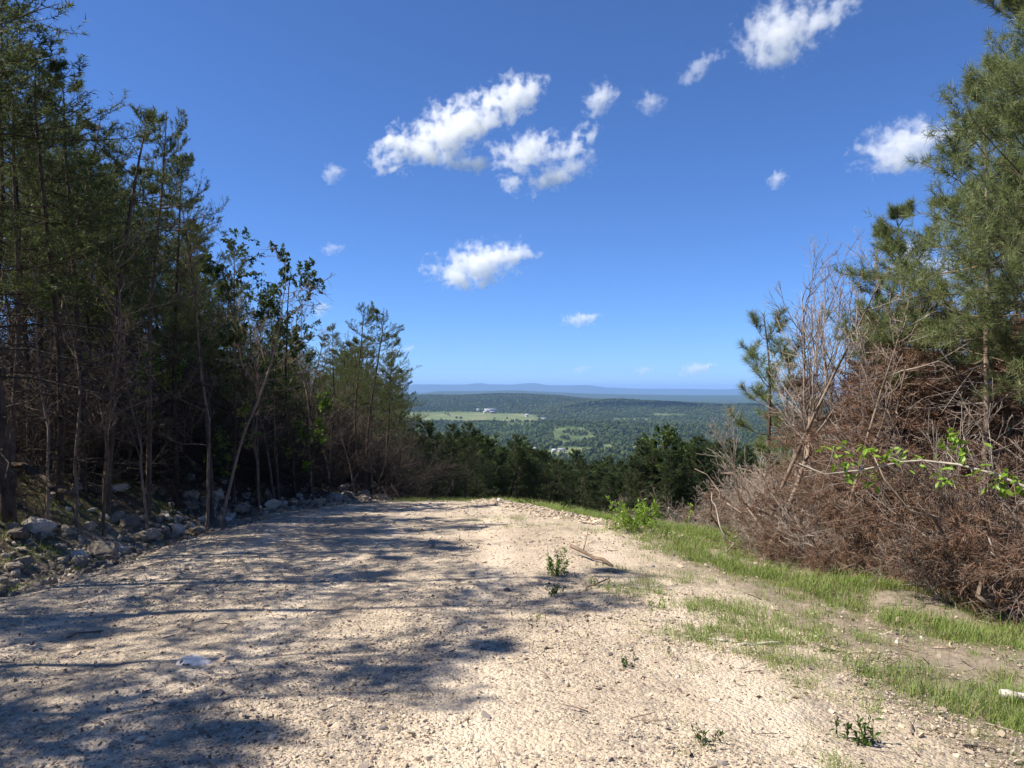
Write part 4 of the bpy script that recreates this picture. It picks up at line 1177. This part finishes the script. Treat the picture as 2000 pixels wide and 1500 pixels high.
def leafy_branch():
    """long bowed branch with clusters of fresh leaves; every leaf a part of its own"""
    r = np.random.default_rng(77)
    ctl = [(1560, 905, 9.0), (1610, 926, 8.9), (1680, 918, 8.8), (1760, 902, 8.6), (1800, 899, 8.5), (1870, 907, 8.3), (1940, 925, 8.1), (2000, 950, 7.9), (2060, 985, 7.7)]
    P = np.array([ap(*c) for c in ctl]); org = P[-1].copy()
    root = link('leafy_branch', None, None, org)
    b = B(); b.tubes((P - org)[None], np.linspace(.006, .018, len(P))[None], 6)
    link('stem', b.mesh('stem', MAT['wood_pale'], True), root)
    leaves = []
    for k in range(4):
        f = B()
        c = np.linspace(0, 1, 5); wd = np.sin(PI * c ** .8) * .26 + .01; sag = -.25 * c ** 2 * r.uniform(.6, 1.4)
        for s in (-1, 1):
            for i in range(4):
                q = np.array([[c[i], 0, sag[i]], [c[i + 1], 0, sag[i + 1]], [c[i + 1], s * wd[i + 1], sag[i + 1] + .09], [c[i], s * wd[i], sag[i] + .09]])
                f.quads((q if s > 0 else q[::-1])[None])
        me = f.mesh('leaf', MAT['leaf_bright'])
        leaves.append(me)
    groups = [(1628, 872, 8.9, 9, .22), (1650, 905, 8.9, 12, .22), (1690, 872, 8.8, 12, .2), (1695, 895, 8.8, 8, .2), (1735, 893, 8.7, 8, .2), (1765, 888, 8.6, 7, .16), (1785, 900, 8.6, 6, .15), (1850, 855, 8.4, 10, .2), (1872, 860, 8.3, 10, .22), (1885, 885, 8.3, 14, .24), (1832, 915, 8.4, 8, .18), (1845, 932, 8.4, 8, .16), (1930, 925, 8.1, 10, .22), (1950, 935, 8.1, 10, .2), (1980, 940, 8.0, 14, .24), (1995, 955, 7.9, 8, .2), (1660, 935, 8.9, 6, .15), (1700, 930, 8.8, 6, .15)]
    tb = B()
    for px, py, d, n, sp in groups:
        c = np.array(ap(px, py, d)) - org
        near = (P - org)[np.argmin(np.linalg.norm(P - org - c, axis=1))]
        tb.tubes(np.stack([near, (near + c) / 2 + r.normal(size=3) * .02, c])[None], np.array([[.004, .003, .002]]), 3)
        for i in range(n):
            o = link('leaf', leaves[r.integers(4)], root, c + r.normal(size=3) * sp * .32)
            s = r.uniform(.07, .125)
            o.scale = (s, s, s); o.rotation_euler = (r.normal() * .5, r.uniform(-.2, .8), r.uniform(0, 6.28))
    link('side_twigs', tb.mesh('side_twigs', MAT['wood_pale']), root)
    tag(root, 'long bowed pale branch with clusters of bright green leaves across the right brush', 'leafy branch')
leafy_branch()
broad_low = broadleaf(340, 2.2, 'leaf_bright', 10, .45, .08, 5, .014, .3)
for px, py, h, lab in ((610, 945, 2.6, 'low bright-leaved sapling glowing in front of the left wood'), (460, 930, 2.2, 'bright-leaved sapling between the bare trunks of the left wood'), (250, 935, 3.4, 'sunlit leafy sapling inside the dark left wood')):
    d = {610: 20.2, 460: 17.5, 250: 15.5}[px]; x = bx(px, d)
    place(broad_low, 'leafy_sapling', x, d, h, px, lab, 'sapling')

# ------------------------------------------------------------------ far valley: woods, farms
def far_forest():
    rng = np.random.default_rng(11)
    protos = []
    for i in range(4):
        bm = bmesh.new()
        if i < 2:                                            # conifer
            bmesh.ops.create_cone(bm, segments=7, radius1=.30, radius2=.02, depth=.9, matrix=Matrix.Translation((0, 0, .55)))
            bmesh.ops.subdivide_edges(bm, edges=bm.edges, cuts=1)
        else:
            bmesh.ops.create_icosphere(bm, subdivisions=2, radius=.42, matrix=Matrix.Translation((0, 0, .5)))
        for v in bm.verts:
            v.co += Vector(rng.normal(size=3)) * .07
        me = bpy.data.meshes.new('far_crown'); bm.to_mesh(me); bm.free()
        protos.append(me)
    k = NT('far_tree_crowns')
    oi = k.n('ObjectInfo'); geo = k.n('NewGeometry')
    nz = k.noise(geo.outputs['Position'], .002, 5, .6)
    c = k.ramp(k.math('ADD', k.math('MULTIPLY', oi.outputs['Random'], .3), k.math('MULTIPLY', nz, .6)), [(.2, (.034, .05, .017)), (.5, (.06, .08, .026)), (.8, (.11, .13, .042))])
    p = k.n('BsdfPrincipled', Base_Color=c, Roughness=.9); p.inputs['Specular IOR Level'].default_value = .05
    m = k.done(p.outputs[0])
    for me in protos: me.materials.append(m)
    d = np.concatenate([rng.uniform(85, 1200, 14000), rng.uniform(900, 6200, 46000)])
    a = rng.uniform(-.22, .46, len(d))
    y = d / np.sqrt(1 + a * a); x = a * y
    fm = field_mask(x, y)
    edge = (rng.random(len(d)) < .008)
    ok = (fm < .25) | (edge & (fm > .25))
    x, y, d = x[ok], y[ok], d[ok]; n = len(x)
    h = rng.uniform(6, 10, n) * np.interp(d, [80, 300, 2000], [.6, .85, 1.0]) * (1 + .5 * fbm(x / 300, y / 300, 55, 3))
    wd = h * rng.uniform(.8, 1.3, n) * np.interp(d, [80, 1500, 4000], [.8, .9, 1.3])
    pick = np.where(rng.random(n) < .45 + .8 * fbm(x / 500, y / 500, 66, 2), rng.integers(0, 2, n), rng.integers(2, 4, n))
    scatter('far_forest', np.stack([x, y, ground_h(x, y) - .3], -1), np.stack([0 * x, 0 * x, rng.uniform(0, 6.28, n)], -1), np.stack([wd, wd, h], -1), pick, protos, 'distant mixed woodland covering the valley and its hills', 'forest')
far_forest()

def plain(name, c, r=.7):
    k = NT(name); tc = k.n('TexCoord')
    col = k.mix(c, tuple(v * .8 for v in c), k.noise(tc.outputs['Object'], .5, 3))
    return k.done(k.n('BsdfPrincipled', Base_Color=col, Roughness=r).outputs[0])
MB = {'white': plain('white_siding', (.6, .6, .6)), 'metal': plain('pale_metal_roof', (.5, .52, .54), .5), 'red': plain('red_brick', (.35, .16, .11)), 'grey': plain('grey_roof', (.3, .31, .33)), 'tan': plain('tan_siding', (.6, .52, .4))}
def barn(px, d, w, dep, h, wall, roof, lab, rz=0.0, cat='barn', name='barn', lift=0.0):
    x = bx(px, d)
    root = link(name, None, None, (x, d, gz(x, d) + lift)); root.rotation_euler = (0, 0, rz)
    a, b = w / 2, dep / 2; rh = h * .45
    V = np.array([[-a, -b, -3], [a, -b, -3], [a, b, -3], [-a, b, -3], [-a, -b, h], [a, -b, h], [a, b, h], [-a, b, h], [-a, 0, h + rh], [a, 0, h + rh]])
    F = [np.array([[0, 1, 5, 4], [1, 2, 6, 5], [2, 3, 7, 6], [3, 0, 4, 7]]), np.array([[4, 7, 8], [5, 9, 6]])]
    link('wall', mesh_from('wall', V, F, MB[wall]), root)
    e = .05 * dep; t = .4
    def slope(s):
        p = np.array([[-a - e, s * (b + e), h - rh * .05], [a + e, s * (b + e), h - rh * .05], [a + e, 0, h + rh + .1], [-a - e, 0, h + rh + .1]])
        return np.concatenate([p, p + np.array([0, 0, t])])
    Fb = np.array([[0, 1, 2, 3], [7, 6, 5, 4], [0, 4, 5, 1], [1, 5, 6, 2], [2, 6, 7, 3], [3, 7, 4, 0]])
    for s in (-1, 1): link('roof_slope', mesh_from('roof_slope', slope(s), Fb, MB[roof]), root)
    dw = min(4.0, w * .15)
    for q in (-.3, .25):
        D = np.array([[q * w, -b - .12, -.5], [q * w + dw, -b - .12, -.5], [q * w + dw, -b - .12, h * .7], [q * w, -b - .12, h * .7]])
        D2 = D + np.array([0, .1, 0])
        link('door', mesh_from('door', np.concatenate([D, D2]), Fb[:, ::-1], MB['grey']), root)
    return tag(root, lab, cat)
barn(958, 3560, 58, 16, 4.2, 'white', 'metal', 'long white-roofed farm building at the top of the far fields', .05, lift=6)
barn(934, 3560, 14, 10, 4, 'white', 'metal', 'small white building left of the long white-roofed one', .1, lift=6)
barn(947, 3440, 13, 12, 5, 'white', 'metal', 'white house below the long white-roofed farm building', .2, 'house', 'house', 2)
barn(962, 3440, 26, 12, 5, 'red', 'grey', 'reddish farmhouse right of the white house on the far fields', -.1, 'house', 'house', 2)
barn(1029, 3200, 13, 11, 7, 'white', 'metal', 'white house beside dark trees in the far fields', .2, 'house', 'house', 2)
barn(1062, 3050, 20, 10, 5, 'white', 'grey', 'low white building right of the white house in the far fields', 0, lift=1)
barn(1082, 1475, 8, 7, 4, 'white', 'metal', 'white cottage in the nearer valley clearing', .3, 'house', 'house', 1)
barn(1097, 1500, 14, 8, 3.5, 'tan', 'grey', 'grey-roofed house right of the white cottage', -.2, 'house', 'house', 1)
barn(1042, 1500, 10, 8, 5, 'tan', 'metal', 'tan house at the left of the nearer valley clearing', 0, 'house', 'house', 1)
barn(1278, 1640, 26, 9, 3, 'white', 'metal', 'long white shed in the clearing above the right-hand pines', 0, lift=1)
barn(1503, 2050, 10, 8, 5, 'white', 'metal', 'tiny white building seen past the small lone pine trunk', 0, 'house', 'house', 2)

# ------------------------------------------------------------------ clouds: real volumes, 1.2 km up
def cloud(py, blobs, lab, dens=1.0, ns=1.0, thr=.72, amp=4.2):
    """blobs: px cx, cy, rx, ry, tilt; distance follows from one common cloud base height"""
    dist = 1250 / max((765 - py) / 1500, .03)
    k = dist / 1500
    c0 = np.mean([[b[0], b[1]] for b in blobs], 0)
    bm = bmesh.new(); mats = []
    for cx, cyy, rx, ry, a in blobs:
        M = Matrix.Translation(Vector(((cx - c0[0]) * k, 0, -(cyy - c0[1]) * k))) @ Matrix.Rotation(math.radians(a), 4, 'Y') @ Matrix.Diagonal((rx * k, ry * k * 1.3, ry * k, 1))
        mats.append(M)
        bmesh.ops.create_icosphere(bm, subdivisions=3, radius=1.4, matrix=M)
    me = bpy.data.meshes.new('cloud'); bm.to_mesh(me); bm.free()
    o = link('cloud', me, None, ((c0[0] - 1000) * k, dist, topz(c0[1], dist)))
    md = o.modifiers.new('merge', 'REMESH'); md.mode = 'VOXEL'; md.voxel_size = max(2.5, min(6, max(b[3] for b in blobs) * .2)) * k
    q = NT('cloud_vapour'); tc = q.n('TexCoord'); last = None
    wv = q.n('VectorMath', {'operation': 'MULTIPLY_ADD'}, i0=q.n('TexNoise', Vector=tc.outputs['Object'], Scale=1 / (60 * k * ns), Detail=3.0).outputs['Color'], i1=(60 * k * ns,) * 3, i2=tc.outputs['Object'])
    wv2 = q.n('VectorMath', {'operation': 'SUBTRACT'}, i0=wv.outputs[0], i1=(30 * k * ns,) * 3)
    for M in mats:
        l, r, s = M.decompose()
        mp = q.n('Mapping', {'vector_type': 'TEXTURE'}, Vector=wv2.outputs[0], Location=tuple(l), Rotation=tuple(r.to_euler()), Scale=tuple(s))
        ln = q.n('VectorMath', {'operation': 'LENGTH'}, i0=mp.outputs[0]).outputs['Value']
        last = ln if last is None else q.math('SMOOTH_MIN', last, ln, .2)
    nz = q.n('TexNoise', Vector=tc.outputs['Object'], Scale=1 / (30 * k * ns), Detail=8.0, Roughness=.68).outputs[0]
    a = q.math('MULTIPLY_ADD', nz, amp, thr - amp / 2)
    f = q.n('Clamp', Value=q.math('MULTIPLY', q.math('SUBTRACT', a, last), 1.8)).outputs[0]
    pv = q.n('VolumePrincipled', Density=q.math('MULTIPLY', f, dens * .055 / k), Color=(1, 1, 1))
    pv.inputs['Anisotropy'].default_value = 0.0
    q.t.links.new(pv.outputs[0], q.out.inputs['Volume'])
    q.m.cycles.volume_step_rate = .22
    me.materials.append(q.m)
    return tag(o, lab, 'cloud', 'small fair weather clouds')
cloud(245, [(890, 248, 150, 52, -27), (790, 285, 85, 32, -14), (985, 200, 85, 42, -24), (925, 316, 55, 20, 0), (765, 322, 36, 14, -15), (1035, 175, 40, 26, -10)], 'largest cloud, a white slanted billow high in the middle of the sky')
cloud(300, [(1035, 295, 80, 38, -12), (1115, 285, 60, 26, -40), (1095, 338, 85, 26, -25), (1000, 352, 36, 22, 40), (1150, 268, 28, 16, -30)], 'broken white cloud just below and right of the largest cloud', .8, .8, .74)
cloud(510, [(935, 515, 100, 42, -12), (990, 495, 55, 32, -20), (890, 532, 60, 26, -5), (1035, 500, 36, 14, 0)], 'solid white cloud alone at mid height of the sky')
cloud(190, [(1175, 188, 36, 28, -40)], 'small ragged cloud right of the largest cloud', .55, .7, .8)
cloud(195, [(1272, 196, 30, 20, 20)], 'small faint cloud right of the small ragged one', .35, .7, .8)
cloud(60, [(1530, 60, 85, 62, -10), (1610, 30, 90, 34, -28), (1500, 50, 50, 30, 0), (1530, 100, 45, 28, 0)], 'wispy bright cloud at the top right of the sky', .45, 1.0, .75)
cloud(120, [(1365, 130, 55, 20, -42), (1400, 105, 40, 14, -40)], 'thin streak of cloud below left of the top right cloud', .35, .7, .75)
cloud(290, [(1760, 290, 80, 50, -12), (1800, 270, 70, 40, 0), (1890, 260, 60, 30, 0)], 'cloud partly hidden behind the right pine', .5, 1.0, .78)
cloud(335, [(650, 335, 22, 18, -20)], 'small cloud alone left of the largest cloud', .45, .6, .85)
cloud(485, [(647, 485, 24, 11, 0)], 'small flat cloud above the end of the left wood', .45, .5, .85)
cloud(347, [(1520, 347, 18, 17, -40)], 'tiny puff of cloud high above the bare saplings', .5, .5, .85)
cloud(623, [(1136, 623, 38, 13, -4)], 'flat little cloud above the middle of the horizon', .8, .5, .9)
cloud(685, [(765, 688, 20, 9, 0), (797, 681, 15, 8, -20)], 'pair of joined low puffs beside the end of the left wood', .6, .4, .9)
cloud(720, [(1362, 720, 36, 12, -10)], 'largest low cloud near the horizon at right', .9, .4, .9)
cloud(722, [(1257, 723, 18, 8, 0)], 'low cloud between two others near the horizon', .8, .4, .9)
cloud(721, [(1136, 721, 18, 8, -15)], 'leftmost faint low cloud above the far ridge', .5, .4, .9)
cloud(500, [(1790, 500, 40, 40, 0), (1840, 530, 40, 30, 0)], 'cloud glimpsed through the boughs of the right pine', .5, .8, .8)
cloud(605, [(628, 602, 18, 14, -20)], 'small cloud peeping over the bare tree in the left wood', .5, .5, .85)

# ------------------------------------------------------------------ labels that single out the look-alikes by what they stand near
ORD = ['first', 'second', 'third', 'fourth', 'fifth', 'sixth', 'seventh', 'eighth', 'ninth', 'tenth', 'eleventh', 'twelfth', 'thirteenth', 'fourteenth', 'fifteenth', 'sixteenth', 'seventeenth', 'eighteenth', 'nineteenth', 'twentieth'] + ['twenty-' + w for w in ('first', 'second', 'third', 'fourth', 'fifth', 'sixth', 'seventh', 'eighth', 'ninth')] + ['thirtieth'] + ['thirty-' + w for w in ('first', 'second', 'third', 'fourth', 'fifth', 'sixth', 'seventh', 'eighth', 'ninth')] + ['fortieth']
ZONES = {
    'pines inside the left wood': ('thin shaded pine', [(60, 'behind the tallest left pine'), (160, 'behind the rounded pine crown'), (302, 'behind the thick dark trunk'), (405, 'behind the crooked pale dead tree'), (530, 'behind the two broadleaf trees'), (630, 'behind the twiggy reddish dead tree'), (702, 'behind the twin pines'), (770, 'behind the last low pine')]),
    'dead stems inside the left wood': ('grey dead stem', [(100, 'behind the tallest left pine'), (302, 'behind the thick dark trunk'), (520, 'behind the two broadleaf trees'), (705, 'behind the twin pines')]),
    'leafy saplings inside the left wood': ('small shaded leafy tree', [(150, 'behind the tallest left pine'), (400, 'behind the crooked pale dead tree'), (650, 'behind the twin pines')]),
    'pines behind the row below the crest': ('pine below the crest', [(840, 'by the end of the left wood'), (1000, 'below the white-roofed farm'), (1150, 'below the valley clearing'), (1280, 'below the long white shed'), (1400, 'beside the small lone pine'), (1560, 'behind the bare saplings')]),
    'leafy trees below the crest': ('leafy crest tree', [(840, 'by the end of the left wood'), (1000, 'below the white-roofed farm'), (1150, 'below the valley clearing'), (1280, 'below the long white shed'), (1420, 'beside the small lone pine')]),
    'grey rocks of the rubble bank': ('grey broken rock', [(180, 'around the fallen log'), (372, 'around the large grey boulder'), (464, 'around the white angular rock'), (545, 'around the blocky grey rock'), (655, 'around the flat tan boulder'), (740, 'at the end of the bank')]),
    'pale rocks of the rubble bank': ('small pale rock', [(180, 'around the fallen log'), (372, 'around the large grey boulder'), (464, 'around the white angular rock'), (545, 'around the blocky grey rock'), (655, 'around the flat tan boulder'), (740, 'at the end of the bank')]),
    'stones of the rubble ridge': ('ridge stone', [(1000, 'beside the white crest rock'), (1110, 'in front of the leafy sapling'), (1220, 'in front of the yellow-green bush')]),
    'loose stones on the gravel': ('loose small stone', [(800, 'on the shaded gravel'), (1080, 'near the feathery weed'), (1400, 'near the bleached sticks'), (1800, 'by the grass clumps')]),
    'grey brush at the grass edge': ('low grey dead brush', [(1480, 'below the leaning saplings'), (1640, 'below the pinkish pole'), (1800, 'below the leafy branch'), (1950, 'by the fallen logs')]),
    'brown brush under the pines': ('brown-needled dead brush', [(1480, 'below the leaning saplings'), (1640, 'around the pinkish pole'), (1800, 'behind the leafy branch'), (1950, 'under the tall right pine')]),
    'grey brush in the thicket': ('tangled grey dead brush', [(1480, 'around the leaning saplings'), (1640, 'around the pinkish pole'), (1800, 'behind the leafy branch'), (1950, 'under the tall right pine')]),
    'standing dead pines in the thicket': ('standing brown dead pine', [(1640, 'behind the pinkish pole'), (1790, 'below the smaller olive pine'), (1905, 'below the slim-trunked pine'), (2000, 'below the tall right pine')]),
    'pale branches at the brush front': ('pale bent dead branch', [(1480, 'in front of the leaning saplings'), (1640, 'below the pinkish pole'), (1800, 'below the leafy branch'), (1950, 'above the fallen logs')]),
}
buckets = {}
for o in sc.objects:
    g = o.get('group')
    if o.parent is None and g in ZONES:
        px = 1000 + 1500 * o.location.x / o.location.y
        zn = min(ZONES[g][1], key=lambda q: abs(q[0] - px))[1]
        buckets.setdefault((g, zn), []).append((px, o.name, o))
for (g, zn), l in buckets.items():
    for i, (px, _, o) in enumerate(sorted(l, key=lambda q: q[:2])):
        o['label'] = '%s, %s from left of those %s' % (ZONES[g][0], ORD[min(i, len(ORD) - 1)], zn)
for i, o in enumerate([o for o in sc.objects if o.get('group') == 'pines beside the near road']):
    o['label'] = 'pine beside the near road, outside the picture at left, %s of its kind' % ORD[i]

# ------------------------------------------------------------------ haze: even air over the whole valley
def build_haze():
    bm = bmesh.new()
    bmesh.ops.create_cube(bm, size=1.0, matrix=Matrix.Translation((0, 0, 95)) @ Matrix.Diagonal((92000, 92000, 480, 1)))
    me = bpy.data.meshes.new('haze'); bm.to_mesh(me); bm.free()
    k = NT('valley_haze')
    pv = k.n('VolumePrincipled', Density=5.2e-5, Color=(.33, .55, 1.0))
    pv.inputs['Anisotropy'].default_value = 0.0
    k.t.links.new(pv.outputs[0], k.out.inputs['Volume'])
    me.materials.append(k.m)
    tag(link('haze', me), 'thin blue haze filling the valley air', 'haze', kind='stuff')
build_haze()
